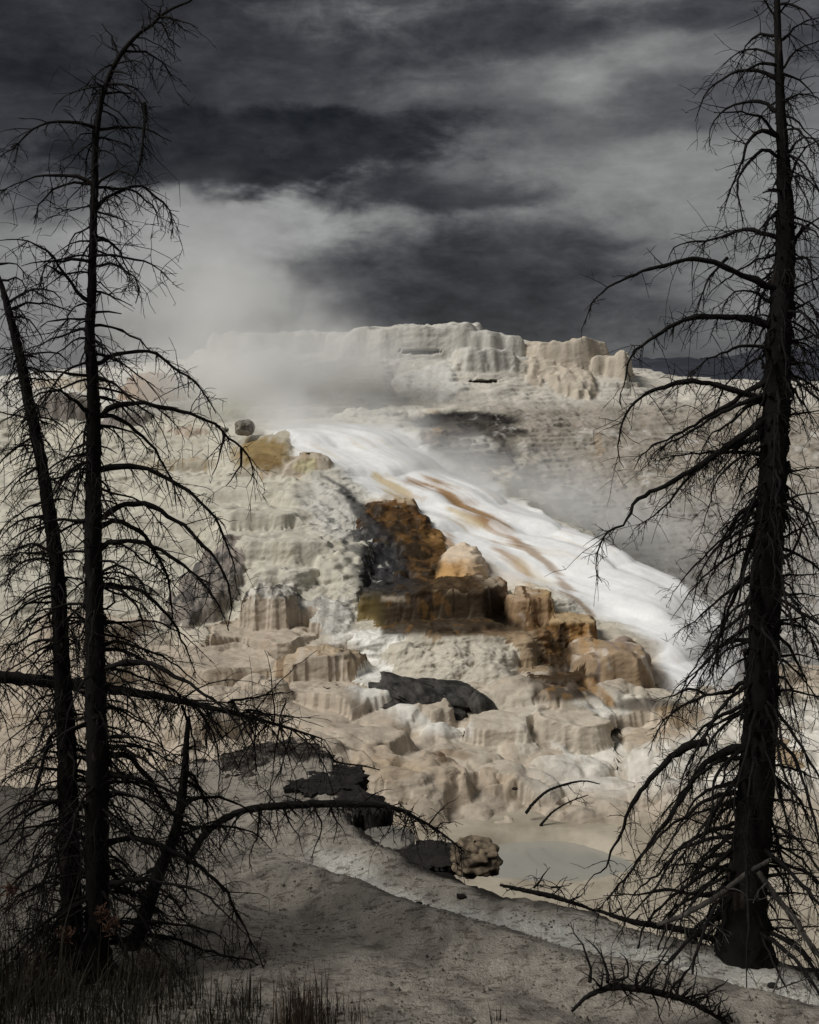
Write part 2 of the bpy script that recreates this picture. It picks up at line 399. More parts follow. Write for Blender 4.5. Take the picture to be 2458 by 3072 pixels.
FEATURES = []      # (name, label, category, colour key, group)
def feature(name, label, cat, pl, pr, pt, pb, ratio=.7, wall=.5, wob=.14, fl=.10, basin=0.0, cone=0.0, dome_=0.0, tint=None, wet=0.0, group=None, power=2.6, D=None, lump=0.0, parent=None, back=.45, drape=None, warp=1.0):
    global Z, owner
    fid = len(FEATURES) + 1
    pm = (pl + pr) / 2
    if D is None: xf, yf, zf = ground_hit(pm, pb, ZB)
    else: xf, yf, zf = P(pm, pb, D)
    rx = (pr - pl) / 2 / F * yf; ry = rx * ratio
    if drape is not None:
        yb = ground_hit(pm, pt, ZB)[1]; ry = max(.5, (yb - yf) / 2)
    top = ZC - (pt - HZ) / F * (yf + wall + (ry - wall) * .7 if ry > wall else yf + ry)
    xc, yc = xf, yf + ry
    ryb = max(ry, min(back * (top - zf) / .3, 7.0)) if drape is None else ry
    R = max(rx, ry, ryb) * 1.35 + .5
    i0, i1 = max(0, int((xc - R - GX0) / RES)), min(len(gx), int((xc + R - GX0) / RES) + 1)
    j0, j1 = max(0, int((yc - R - GY0) / RES)), min(len(gy), int((yc + R - GY0) / RES) + 1)
    xx, yy = X[j0:j1, i0:i1], Y[j0:j1, i0:i1]
    rr_ = random.Random(fid * 7 + 1)
    ang = math.radians(rr_.uniform(-14, 14)); ca_, sa_ = math.cos(ang), math.sin(ang)
    ex_, ey_ = (xx - xc) * ca_ + (yy - yc) * sa_, -(xx - xc) * sa_ + (yy - yc) * ca_
    dx = ex_ / rx; dy = np.where(ey_ < 0, ey_ / ry, ey_ / ryb)
    tilt = rr_.uniform(-.10, .10)
    th = np.arctan2(dy, dx); sd_ = fid * 13
    p = power
    wsc = 1.6 / max(rx, .8)
    dx = dx + warp * .75 * (fbm(xx * wsc, yy * wsc, sd_ + 21, 2, .4) - .5); dy = dy + warp * .60 * (fbm(xx * wsc, yy * wsc, sd_ + 31, 2, .4) - .5)
    r = (np.abs(dx) ** p + np.abs(dy) ** p) ** (1 / p)
    r = r * (1 + wob * 2 * (fbm(np.cos(th) * 1.8 + 5, np.sin(th) * 1.8 + 5 + fid, sd_, 3, .45) - .5))
    s = th * rx
    r = r + .24 * fl / rx * (sfbm(s * 1.1, xx * 0 + fid, sd_ + 3, 4, .55) - .5) * 2
    e = (1 - r) * min(rx, ry)
    wall = min(wall * .5, (.55 if (dome_ > 0 or power < 2.5) else .30) * min(rx, ry)) if drape is None else min(rx, ry) * (.45 if warp > .5 else .9)
    t = np.clip(e / wall, 0, 1)
    S = (1 - (1 - t) ** 3.0) ** (1 / 1.25)
    S = S * (1 + .30 * (fbm(xx * .55, yy * .55, sd_ + 41, 3) - .5))
    if cone > 0: S = S * (1 - cone) + cone * np.clip(1 - r, 0, 1) ** .8
    H = top - (zf - .5)
    zt = zf - .5 + H * S * (1 + tilt * np.clip(dx, -1, 1)) + .02 * np.clip(ey_, 0, 9)
    if dome_ > 0: zt = zt + dome_ * (np.clip(1 - r * r, 0, 1) - .5) * (r < 1)
    if drape is not None: zt = ZB[j0:j1, i0:i1] - .25 + (drape + .25) * S + .5 * drape * (fbm(xx * .7, yy * .7, sd_ + 7, 4) - .5)
    zt = zt + (.10 * (fbm(xx * .8, yy * .8, sd_ + 7, 4) - .5)) * (t >= .3)
    if lump > 0:
        zt = zt + lump * (dome(worley(xx * .8, yy * .8 + zt * .8, sd_ + 9)[0], .8) + .4 * dome(worley(xx * 2.1, yy * 2.1 + zt * 2, sd_ + 8)[0], .75) - .6) * (e > 0)
    if basin > 0: zt = zt - basin * sstep(e, wall * .8 + .12, wall * .8 + .3)
    sk = .35 + .25 * H
    zt = np.where(e > 0, zt, np.where(e > -sk, zf - .15 + .22 * H * np.clip(1 + e / sk, 0, 1) ** 2, -99)) if drape is None else np.where(e > 0, zt, -99)
    cur = Z[j0:j1, i0:i1]; own = owner[j0:j1, i0:i1]
    if basin > 0 or tint == 'slab':
        win = e > 0.02
        win &= (zt > cur - (1.2 if basin > 0 else 0))
        newz = np.where(win, zt, cur)
    else:
        win = (zt > cur) & (e > -.25 * sk)
        k = .38
        hgt = np.clip(.5 + .5 * (zt - cur) / k, 0, 1)
        newz = np.where(e > -sk, cur * (1 - hgt) + zt * hgt + k * hgt * (1 - hgt), cur)
    Z[j0:j1, i0:i1] = newz; own[win] = fid
    FEATURES.append(dict(name=name, label=label, cat=cat, tint=tint, wet=wet, group=group, c=(xc, yc, zf), r=(rx, ry), top=top, parent=parent))
    return dict(c=(xc, yc), r=(rx, ry), top=top, fid=fid)

G_T = 'travertine terraces stepping down the hill'
# -- summit cliff, from the back forward
feature('summit_terrace','broad pale terrace forming the highest crest of the hill','terrace',980,1445,984,1105,.5,1.0,.05,.25,tint='summit',group=G_T,D=84,power=4.0)
feature('summit_terrace','dripping grey tiered terrace at the right shoulder of the crest','terrace',1385,1590,1004,1085,.6,.8,.06,.25,tint='summit',group=G_T,D=83.5,power=4.0)
feature('summit_terrace','bulging fluted tier below the crest above two black slots','terrace',1370,1555,1062,1165,.6,1.1,.10,.3,tint='summit',group=G_T,D=82,lump=.25,power=4.0)
feature('summit_terrace','long low terrace on the skyline behind the steam','terrace',640,1060,1003,1120,.35,1.2,.08,.3,tint='summit',group=G_T,D=85,power=4.0)
feature('summit_terrace','flat-topped cream terrace at the right end of the crest','terrace',1560,1828,1030,1140,.6,1.0,.07,.3,tint='cream',group=G_T,D=83.5,power=4.0)
feature('summit_terrace','lowest cream step ending the skyline crest on the right','terrace',1780,1905,1068,1200,.8,1.0,.10,.3,tint='cream',group=G_T,D=83,power=4.0)
feature('travertine_rock','cluster of cream rounded knobs under the right crest','rock',1580,1720,1088,1165,.6,.9,.2,.3,tint='cream',D=81.5,lump=.5,drape=0.45)
feature('travertine_rock','cream lumpy knobs with a dark nook under the right crest end','rock',1690,1800,1125,1210,.6,.9,.2,.3,tint='cream',D=80.5,lump=.5,drape=0.45)
feature('travertine_bulge','smooth pale bulge half lost in steam below the crest','rock',900,1200,1080,1190,.6,1.6,.1,.3,tint='summit',D=80,dome_=.4,drape=0.4)
feature('travertine_bulge','bright white bulge under the long black slot','rock',1180,1400,1100,1230,.6,2.0,.15,.3,tint='summitwhite',D=79,dome_=.6,drape=0.4)
# -- far left terraces
feature('drip_terrace','rust and brown striped drip wall on the left skyline','terrace',355,605,1128,1240,.45,.7,.08,.2,tint='rust',group=G_T,D=78)
feature('drip_terrace','pale cream wall left of the rusty drip wall','terrace',60,330,1138,1210,.45,.7,.08,.2,tint='cream',group=G_T,D=79)
feature('drip_terrace','brown streaked low drip wall with a white rim below the rusty wall','terrace',470,690,1286,1375,.5,.7,.08,.2,tint='pinkbrown',group=G_T,D=72)
feature('drip_terrace','grey stained wall behind the twin dead trunks','terrace',90,260,1190,1300,.5,.7,.1,.2,tint='greystain',group=G_T,D=75)
feature('drip_terrace','dark grey wall left of the brown low drip wall','terrace',280,470,1250,1330,.5,.7,.1,.2,tint='greystain',group=G_T,D=73.5)
feature('algae_mound','olive gold algae mound at the top of the cascade','rock',690,872,1315,1412,.8,1.3,.12,.2,tint='stained',wet=.1,drape=.10)
# -- left upper terraces
feature('travertine_terrace','long stained ledge just below the olive gold mound','terrace',430,905,1392,1480,.35,.5,.06,.18,tint='stained',group=G_T,D=66)
feature('travertine_terrace','pale square-cornered ledge below the long stained ledge','terrace',380,712,1455,1560,.45,.5,.06,.15,tint='pale',group=G_T,D=63.5)
feature('travertine_terrace','cream knobbly rock right of the square-cornered ledge','rock',790,1010,1420,1530,.7,.9,.15,.3,tint='cream',D=63,lump=.35,drape=0.45)
feature('travertine_terrace','wide pale green ledge with a wavy rim in the upper left field','terrace',640,960,1535,1600,.5,.5,.08,.2,tint='pale',group=G_T)
feature('travertine_terrace','tall smooth pale green wall left of the black-streaked ridge','terrace',690,1010,1620,1725,.5,.8,.08,.2,tint='pale',group=G_T)
feature('travertine_pillow','pale green pillow at the foot of the black-streaked ridge','rock',930,1110,1640,1790,.8,1.2,.12,.25,tint='pale',lump=.3,drape=0.55)
feature('travertine_pillow','egg-shaped pale pillow beside the brown algae ledge','rock',1010,1095,1740,1835,.9,.8,.08,.1,tint='pale',drape=0.5)
feature('travertine_terrace','flat pale ledge above the grey draped cone','terrace',720,960,1705,1790,.5,.5,.08,.15,tint='pale',group=G_T)
# -- grey draped cones
feature('grey_wall','tall grey brown wall behind drooping branches on the left','rock',500,690,1640,1900,.6,.7,.12,.3,tint='greywall',drape=0.6)
feature('grey_cone','grey and white streaked travertine cone with a flat top','rock',700,885,1760,1900,.8,1.1,.12,.35,cone=.25,tint='greycone')
feature('grey_cone','smooth grey hump with white runnels beside the flat-topped cone','rock',850,1060,1800,1935,.8,1.5,.10,.3,cone=.3,tint='greyhump',drape=0.5)
# -- basins on the left
feature('rimstone_basin','round rimmed basin at the foot of the grey cone','terrace',560,930,1905,1985,.8,.35,.05,.10,basin=.10,tint='peach',group=G_T)
feature('rimstone_basin','wide low basin holding still grey water','terrace',330,830,1978,2080,.7,.4,.05,.10,basin=.14,tint='peach',group=G_T)
feature('rimstone_terrace','fluted brownish wall below the round rimmed basin','terrace',820,1090,1965,2085,.5,.5,.08,.2,tint='brownflute',group=G_T)
feature('rimstone_terrace','shaded wall low on the left behind the dead trunks','terrace',60,420,1860,1960,.5,.5,.08,.15,tint='peach',group=G_T)
feature('rimstone_terrace','peach ledge behind the second trunk on the left','terrace',100,380,1990,2100,.5,.5,.08,.15,tint='peach',group=G_T)
feature('rimstone_basin','small shallow basin on a rounded cream step','terrace',840,1110,2070,2160,.7,.4,.07,.15,basin=.07,tint='peach',group=G_T)
feature('travertine_pillow','bulging cream drum with a fluted face under the small basin','rock',900,1020,2075,2150,.8,.6,.05,.12,tint='peach')
# -- centre: orange and brown algae
feature('algae_rock','dark brown glossy rock beside the top of the white flow','rock',1085,1300,1505,1640,.7,1.0,.2,.3,tint='brown',wet=.5,lump=.25,drape=0.28)
feature('algae_rock','ochre and brown wet rock sloping down to the brown ledge','rock',1175,1345,1580,1785,.9,1.3,.18,.3,tint='ochre',wet=.5,lump=.3,drape=0.28)
feature('algae_ledge','big dark brown algae ledge with crumbly wall','terrace',1070,1545,1768,1900,.62,.45,.07,.15,tint='darkbrown',wet=.35,lump=.16)
feature('algae_ledge','tan fluted block at the right end of the brown ledge','terrace',1520,1672,1785,1905,.7,.5,.06,.15,tint='tanblock',wet=.2)
feature('orange_dome','smooth orange and white dome above the brown ledge','rock',1302,1480,1665,1790,.85,1.5,.04,.05,tint='orange',wet=.45,power=2.2,drape=1.0,warp=.25)
feature('tan_wall','long tan crumbly wall under the dark brown ledge','terrace',1150,1640,1893,2010,.4,.6,.06,.2,tint='tan',lump=.1)
feature('algae_ledge','ochre step between the brown gully and the white cascade','terrace',1660,1812,1858,1970,.8,.7,.08,.15,tint='ochrestep',wet=.3)
feature('algae_gully','rust brown gully wall between two tan blocks','rock',1600,1740,1895,2040,.6,.9,.12,.3,tint='gully',wet=.4,drape=0.45)
feature('tan_block','large flat-topped tan block at the foot of the cascade','terrace',1728,1992,1952,2112,.75,.8,.06,.2,tint='tangrey',wet=.15)
feature('algae_ledge','black brown ledge with a dripping lip left of the tan block','terrace',1585,1790,2036,2110,.55,.45,.1,.15,tint='darkbrown',wet=.35)
feature('white_mound','broad cream mound of small pillows in the middle','rock',1170,1590,1915,2090,.6,1.4,.08,.2,tint='whitemound',lump=.38,drape=0.7)
feature('white_terrace','flat white terrace above the mound of pillows','terrace',1040,1260,1903,1990,.6,.6,.07,.2,tint='white',group=G_T)
feature('white_terrace','white apron stepping down left of the dark slab','terrace',1050,1190,2000,2120,.7,.6,.1,.2,tint='white',group=G_T,drape=0.2)
feature('white_terrace','bright white drip terrace right of the dark slab','terrace',1500,1640,2100,2190,.6,.6,.08,.15,tint='white',group=G_T)
feature('white_terrace','tall cream and white wall beside the black hole','terrace',1600,1850,2150,2300,.6,.7,.07,.2,tint='cream',group=G_T)
feature('brown_ledge','low brown banded ledge behind the drooping branches on the right','terrace',1850,2150,2128,2210,.5,.4,.06,.15,tint='brownband',wet=.2)
feature('white_terrace','white wall right of the black hole','terrace',1868,2130,2215,2310,.5,.6,.07,.2,tint='cream',group=G_T)
feature('brown_ledge','tan wall seen right of the big dead trunk','terrace',2330,2460,2260,2380,.6,.7,.1,.2,tint='tan')
# -- big pillows in front
feature('travertine_pillow','long low cream pillow with a rim of stains above the large boulders','rock',1350,1690,2160,2250,.6,.9,.10,.2,tint='peach',lump=.12)
feature('travertine_pillow','rounded cream drum left of centre under the dark slab','rock',1240,1370,2120,2215,.8,.8,.1,.2,tint='peach',lump=.12)
feature('travertine_pillow','peach dome spreading like a fan right of the large boulders','rock',1500,1760,2250,2390,.7,1.6,.08,.2,tint='peach',lump=.16,drape=0.5)
feature('travertine_boulder','largest cream bulbous boulder at the pool edge','rock',1190,1440,2325,2490,.8,1.2,.07,.12,tint='boulder',lump=.42,power=2.3)
feature('travertine_boulder','cream boulder left of the largest one behind the black bank','rock',1020,1230,2290,2420,.8,1.1,.1,.15,tint='boulder',lump=.42,power=2.3)
feature('travertine_boulder','cream clustered boulder just right of the largest one','rock',1440,1585,2350,2470,.8,.9,.08,.12,tint='boulder',lump=.42,power=2.3)
feature('travertine_boulder','small smooth peach cone leaning on the clustered boulder','rock',1420,1520,2385,2490,.8,1.0,.05,.1,tint='peach',power=2.2,drape=0.6)
feature('travertine_boulder','low peach mound lying in front at the pool edge','rock',1470,1600,2440,2505,.8,.8,.05,.1,tint='peach',power=2.2,drape=0.35)
feature('travertine_terrace','row of small fluted peach tiers right of the bare stick','terrace',1740,1880,2395,2460,.5,.5,.08,.15,tint='peach',group=G_T,lump=.1)

# thin strata and rims over everything dry
sn = .45 * (fbm(X * .30, Y * .30, 141, 3) - .5) + .05 * dome(w2, .8)
zq = steps(Z + sn, .30, .60, .22) - sn
wst = (.25 + .75 * sstep(fbm(X * .22, Y * .22, 143, 3), .40, .58)) * (1 - casc) * (1 - .45 * lobe_zone) * (1 - .5 * ridge)
Z = Z + .70 * wst * (zq + .12 - Z)
sn2 = .3 * (fbm(X * .8, Y * .8, 145, 3) - .5)
zq = steps(Z + sn2, .11, .55, .3) - sn2
Z = Z + .55 * (1 - casc) * (1 - .35 * lobe_zone) * sstep(fbm(X * .3, Y * .3, 147, 3), .42, .56) * (zq - Z)
# recess the pool into the foot of the hill
Z = Z - 2.2 * sstep(Y + .5 * (fbm(X * .6, Y * .6, 171, 3) - .5), 35.7, 34.5)

def sample(arr, x, y):
    fx = np.clip((x - GX0) / RES, 0, len(gx) - 1.001); fy = np.clip((y - GY0) / RES, 0, len(gy) - 1.001)
    i = fx.astype(np.int32); j = fy.astype(np.int32); u = fx - i; v = fy - j
    return (arr[j, i] * (1 - u) + arr[j, i + 1] * u) * (1 - v) + (arr[j + 1, i] * (1 - u) + arr[j + 1, i + 1] * u) * v

# resample on slanting lines so that walls and treads get equal detail
NC, NR = 810, 1000
cc_ = np.concatenate([np.linspace(-.52, -.36, 30, endpoint=False), np.linspace(-.36, .375, NC - 60), np.linspace(.376, .54, 30)]); tt = np.linspace(0, 1, NR)
kk = 32.6 * (117.0 / 32.6) ** tt                         # y + z of each row
C, K = np.meshgrid(cc_, kk)
XL = (C * (K * .86 + 2)).astype(np.float32); K = K.astype(np.float32)
for _ in range(0):
    Z[1:-1] = (Z[:-2] + 2 * Z[1:-1] + Z[2:]) * .25; Z[:, 1:-1] = (Z[:, :-2] + 2 * Z[:, 1:-1] + Z[:, 2:]) * .25
xf_, kf_ = XL.ravel(), K.ravel(); zf_ = np.full(xf_.shape, -2.5, np.float32)
act = np.arange(xf_.size); ia = np.clip(((xf_ - GX0) / RES + .5).astype(np.int32), 0, len(gx) - 1)
zc_ = 19.0; st = .12
while zc_ > -2.5 and len(act):
    jj = np.clip(((kf_[act] - zc_ - GY0) / RES + .5).astype(np.int32), 0, len(gy) - 1)
    hit = Z[jj, ia[act]] >= zc_
    zf_[act[hit]] = zc_; act = act[~hit]; zc_ -= st
lo = zf_.reshape(XL.shape) - .25; hi = lo + .25 + .3
for _ in range(8):
    mid = (lo + hi) / 2; inside = sample(Z, XL, K - mid) >= mid
    lo = np.where(inside, mid, lo); hi = np.where(inside, hi, mid)
VZ = (lo + hi) / 2; VX = XL; VY = K - VZ
oi = np.clip(((VX - GX0) / RES + .5).astype(np.int32), 0, len(gx) - 1); oj = np.clip(((VY - .05 - GY0) / RES + .5).astype(np.int32), 0, len(gy) - 1)
oj2 = np.clip(((VY + .07 - GY0) / RES + .5).astype(np.int32), 0, len(gy) - 1)
VO = np.maximum(owner[oj, oi], owner[oj2, oi])
vcasc = casc[oj, oi]; vridge = ridge[oj, oi]; vright = right_slope[oj, oi]; vsum = summit[oj, oi]; vlobe = lobe_zone[oj, oi]
vlid = idl[oj, oi]
# relief too fine for the height grid: crags and drips along the surface normal
G3 = np.stack([VX, VY, VZ], -1); nn_ = np.cross(np.gradient(G3, axis=1), np.gradient(G3, axis=0)); nn_ /= np.maximum(np.linalg.norm(nn_, axis=-1, keepdims=True), 1e-9)
if nn_[..., 2].mean() < 0: nn_ = -nn_
pa, pb_ = VX + .6 * VY, VZ * 1.2 + .35 * VY
crag = .26 * (fbm(pa * .7, pb_ * 1.7, 151, 5, .58) - .5) - .12 * np.abs(fbm(pa * 1.2, pb_ * 2.6, 157, 4, .55) - .5) * 2 + .05 * (sfbm(VX * 3.2 + .5 * VY, VZ * .5, 159, 3) - .5)
leftf = sstep(VX / VY * F + CX, 1000, 800)
BROWN_P = [(1078,1508),(1140,1510),(1245,1575),(1265,1620),(1325,1662),(1325,1700),(1300,1745),(1240,1772),(1490,1778),(1530,1800),(1515,1835),(1590,1895),(1500,1905),(1150,1908),(1125,1850),(1078,1830),(1105,1788),(1205,1762),(1175,1690),(1120,1590)]
vbr = sstep(poly_sd(VX / VY * F + CX, (ZC - VZ) / VY * F + HZ, BROWN_P), 25, -5)
amp = (1 - .9 * vcasc) * (1 - .72 * vlobe) * (1 - .5 * leftf) * (1 - .55 * vbr) * (1 - .45 * vsum) * (.45 + .9 * sstep(fbm(VX * .25, VY * .25 + VZ * .3, 161, 3), .38, .62))
G3 = G3 + nn_ * (crag * amp)[..., None]
VX, VY, VZ = G3[..., 0].astype(np.float32), G3[..., 1].astype(np.float32), G3[..., 2].astype(np.float32)
n3 = fbm(VX * 1.5 + VZ * .9, VY * 1.5 + VZ * 2.1, 201, 4) - .5
SP = VX / VY * F + CX; SQ = (ZC - VZ) / VY * F + HZ
# black slots and the hole: pushed back into the rock
SLOTS = [(1262,1056,56,4,1.2),(1456,1145,40,3.5,1.0),(1848,2205,13,15,1.6),(1856,2250,9,50,1.6)]
push = np.zeros_like(VX)
for (a, b_, rx, ry, dep) in SLOTS:
    oy = 9 * (fbm(SP * .03, SP * 0, int(a), 3) - .5) * (ry < 8)
    wob = 1 + 2.4 * (fbm(SP * .07, SQ * .02, int(a) + 1, 4, .6) - .5)
    d_ = (np.abs((SP - a) / rx) ** 2.4 + np.abs((SQ - b_ - oy) / ry) ** 2.4) * np.maximum(wob, .2)
    push = np.maximum(push, dep * sstep(d_, 1.4, .7))
VY = VY + push

# ---- colours of the rock itself (regions outlined in image pixels and projected on, with ragged edges)
nA = fbm(VX * .35 + VZ * .3, VY * .35 + VZ * .5, 211, 4) - .5
nB = fbm(VX * 1.3 + VZ * .4, VY * 1.1 + VZ * .6, 221, 4) - .5
nC = fbm(VX * .5 + VZ * .2, VY * .5 - VZ * .2, 231, 5, .6) - .5
nF = sfbm((VX * .66 + VY * .75) * 1.9, (VX * .75 - VY * .66) * .16, 261, 4, .6) - .5      # runs with the water
nS = sfbm(VX * 2.6, VZ * .35 + VY * .3, 241, 4, .6) - .5            # streaks that run down
wx = SP + 70 * nA + 26 * nB; wy = SQ + 55 * nC + 22 * nB
COL = np.empty(VX.shape + (3,), np.float32)
def rgb(*c): return np.array(c, np.float32)
CREAM = rgb(.52, .465, .38); PALE = rgb(.54, .515, .435); PEACH = rgb(.47, .405, .325); GREY = rgb(.46, .435, .385); WHITE = rgb(.78, .77, .72); TANR = rgb(.33, .298, .252)
def lay(c, m):
    m = np.clip(m, 0, 1)[..., None]; COL[:] = COL * (1 - m) + np.asarray(c, np.float32) * m
WET = np.zeros(VX.shape, np.float32)
COL[:] = PALE
lay(PEACH, sstep(wy, 1780, 2020)); lay(CREAM, sstep(wy, 2350, 2250) * sstep(wy, 2020, 2100) * sstep(wx, 1300, 1500))
lay(GREY * 1.22, sstep(wy, 1270, 1200)); lay((.62,.61,.57), sstep(wy, 1270, 1210) * sstep(wx, 1300, 1000) * .7); lay(TANR * 1.05, vright)
lay(WHITE, .6 * sstep(wx, 1500, 1750) * sstep(wy, 2060, 2130) * sstep(wy, 2420, 2330))
lay(WHITE, .75 * sstep(line_sd(wx, wy, [(1040,1930,50),(1110,2050,60),(1250,2160,30),(1400,2200,20)]), 20, -20))
KEY = {'summitwhite': (.60,.59,.55), 'summit': (.53,.515,.47), 'cream': (.53,.47,.385), 'white': WHITE, 'rust': (.42,.29,.185), 'pinkbrown': (.40,.325,.255), 'greystain': (.24,.215,.195),
 'olive': (.23,.155,.05), 'stained': (.44,.40,.32), 'pale': PALE, 'greywall': (.26,.23,.20), 'greycone': (.33,.31,.275), 'greyhump': (.42,.40,.36),
 'peach': PEACH, 'brownflute': (.47,.375,.27), 'brown': (.07,.036,.013), 'ochre': (.11,.06,.02), 'darkbrown': (.050,.030,.013), 'tanblock': (.31,.205,.115),
 'orange': (.50,.30,.125), 'tan': (.34,.26,.17), 'ochrestep': (.33,.19,.075), 'gully': (.15,.085,.038), 'tangrey': (.35,.255,.165), 'whitemound': (.53,.49,.41),
 'slab': (.085,.080,.075), 'slabtail': (.15,.145,.135), 'brownband': (.27,.20,.12), 'boulder': (.44,.365,.28)}
for i, f in enumerate(FEATURES):
    m = VO == i + 1
    if not m.any() or f['tint'] is None: continue
    COL[m] = KEY[f['tint']]; WET[m] = f['wet']
def dab(c, cx_, cy_, rx, ry, s=1.0, wetv=None, ragged=1.0, streak=0.0):
    d_ = np.sqrt(((SP + (wx - SP) * ragged - cx_) / rx) ** 2 + ((SQ + (wy - SQ) * ragged - cy_) / ry) ** 2) + streak * nS
    m = sstep(d_, 1.25, .75) * s; lay(c, m)
    if wetv is not None: WET[:] = np.maximum(WET, m * wetv)
def ribbon(c, pts, s=1.0, soft=14, wetv=None, ragged=.35):
    m = sstep(line_sd(SP + (wx - SP) * ragged, SQ + (wy - SQ) * ragged, pts) + 46 * nF, soft, -soft) * s * (1 - .45 * sstep(nF + .3 * nB, .05, .15)); lay(c, m)
    if wetv is not None: WET[:] = np.maximum(WET, m * wetv)
def ingr(lbl): return next(i + 1 for i, f in enumerate(FEATURES) if lbl in f['label'])
# cascade: white lime under running water, with orange bacterial mats
cm = vcasc * (VO == 0)
lay((.88,.89,.89), cm); WET = np.maximum(WET, cm * .85)
lay((.74,.75,.76), cm * sstep(sfbm((VX * .66 + VY * .75) * 1.4, (VX * .75 - VY * .66) * .12, 251, 4), .5, .7) * .3)
lay((.66,.67,.68), cm * sstep(nF, .06, .16) * .35); lay((.74,.66,.54), cm * sstep(-nF + .4 * nA, .10, .2) * .35)
OR = (.33,.185,.07); YO = (.52,.40,.20)
ribbon(YO, [(1130,1425,12),(1170,1455,22),(1215,1490,14)], .8)
ribbon(OR, [(1225,1440,10),(1310,1458,16),(1370,1495,22),(1440,1545,22),(1520,1592,19),(1556,1622,8)], .95)
ribbon(YO, [(1350,1530,10),(1400,1560,14),(1440,1580,6)], .7)
ribbon(OR, [(1300,1610,14),(1340,1620,22),(1360,1640,10)], .8)
ribbon(OR, [(1480,1640,6),(1520,1668,13),(1580,1710,9),(1590,1760,6)], .75)
ribbon((.30,.20,.12), [(1560,1620,5),(1640,1690,10),(1700,1770,13),(1780,1850,8)], .75, 9)
ribbon(YO, [(1560,1690,20),(1640,1770,26)], .35, 22)
ribbon((.66,.55,.42), [(1420,1690,30),(1560,1760,40)], .5, 25)
ribbon((.55,.40,.25), [(1300,1255,20),(1400,1340,18),(1520,1420,16)], .7, 22)
dab((.62,.50,.36), 1180, 1500, 90, 14, .5)
dab((.62,.64,.44), 690, 1210, 70, 40, .5); dab((.60,.55,.30), 930, 1400, 30, 24, .6)
# ridge: white crust over black rock
rw = vridge * (VO == 0)
lay((.56,.545,.50), rw)
blk = sstep(line_sd(SP, SQ, [(1090,1580,30),(1140,1680,45),(1190,1760,45)]), 60, -30)
lay((.035,.035,.036), blk * sstep(nS + .35 * nB, -.02, .05) * (VO == 0))
lay((.035,.035,.036), sstep(line_sd(SP, SQ, [(1140,1600,10),(1200,1680,25),(1215,1760,20)]), 30, -10) * .9 * (VO == 0))
# right slope: grey wash, black weathered patches
dab((.028,.025,.024), 1390, 1262, 170, 26, 1.0, ragged=.5); dab((.05,.045,.04), 1490, 1298, 90, 20, .9)
dab((.085,.075,.062), 1410, 1325, 130, 66, .92, ragged=.9); dab((.50,.48,.44), 1430, 1330, 55, 30, .75, ragged=1.2); dab((.10,.09,.08), 1500, 1375, 55, 30, .8)
dab((.42,.27,.15), 1300, 1310, 34, 24, .5)
for (a, b_, rx, ry, s) in [(1590,1420,40,26,.65),(1640,1400,20,24,.55),(1720,1520,36,34,.7),(1760,1555,30,26,.7),(1650,1450,30,18,.5),(1690,1480,22,22,.6),(1600,1350,20,20,.5)]:
    dab((.105,.10,.098), a, b_, rx, ry, s, ragged=1.1)
lay((.33,.325,.31), vright * sstep(wy, 1400, 1560) * .75)
lay((.48,.465,.435), vright * sstep(nB + nC, .17, .26) * .7)
lay((.22,.195,.16), vright * sstep(nC - nB, .16, .26) * .6)
dab((.40,.30,.20), 1800, 1335, 14, 50, .5); dab((.58,.55,.50), 1770, 1295, 60, 5, .7)
# stains on single rocks
f_ = ingr('rust and brown'); m = (VO == f_)
lay((.20,.15,.115), m * sstep(SP, 480, 530) * sstep(nS, -.1, .12)); lay((.52,.45,.37), m * sstep(nS, .10, .2) * .7)
m = (VO == ingr('brown streaked low')); lay((.56,.50,.43), m * sstep(nS, .02, .14)); 
m = (VO == ingr('long stained ledge')) | (VO == ingr('cream knobbly')); lay((.36,.27,.165), m * sstep(nS + .5 * nC, .03, .2) * .7)
dab((.25,.17,.06), 785, 1362, 95, 48, .92, .3, .9, .5); dab((.15,.095,.03), 800, 1385, 60, 22, .6, .3, 1.0, .6)
m = (VO == ingr('flat-topped cone') - 1); lay((.60,.575,.52), m * sstep(nS + .4 * nB, .0, .08)); lay((.07,.063,.058), m * sstep(-nS, .06, .14) * .9)
m = (VO == ingr('smooth grey hump')); lay((.62,.60,.55), m * sstep(nS, .03, .12)); lay((.20,.19,.175), m * sstep(-nS, .08, .16) * .7)
m = (VO == ingr('tall grey brown')); lay((.10,.092,.085), m * sstep(nS + nC, .02, .12)); lay((.36,.32,.28), m * sstep(-nS, .08, .2) * .6)
m = (VO == ingr('fluted brownish')); lay((.22,.15,.09), m * sstep(nS, .08, .16) * .8); lay(PEACH, m * sstep(-nS, .04, .14))
m = (VO == ingr('dark brown glossy')); lay((.14,.07,.022), m * sstep(nS + nB, .04, .14)); lay((.02,.014,.01), m * sstep(-nS, .07, .15))
m = (VO == ingr('ochre and brown wet')); lay((.045,.028,.013), m * sstep(SP + 60 * nB, 1275, 1225)); lay((.16,.09,.03), m * sstep(nS, .06, .16))
m = (VO == ingr('big dark brown')); lay((.08,.048,.02), m * sstep(nB + nS * .6, .04, .16)); lay((.20,.15,.055), m * sstep(SP + 80 * nB, 1190, 1100) * .8); lay((.42,.36,.28), m * sstep(np.abs(SQ - 1795), 16, 6) * sstep(np.abs(SP - 1190 + 90 * nB), 60, 30)); lay((.20,.11,.045), m * sstep(SP + 120 * nB, 1470, 1540) * .7)
m = (VO == ingr('tan fluted block')); lay((.10,.055,.025), m * sstep(-nS + .3 * nB, .06, .14)); lay((.45,.37,.29), m * sstep(nB, .08, .18) * .7)
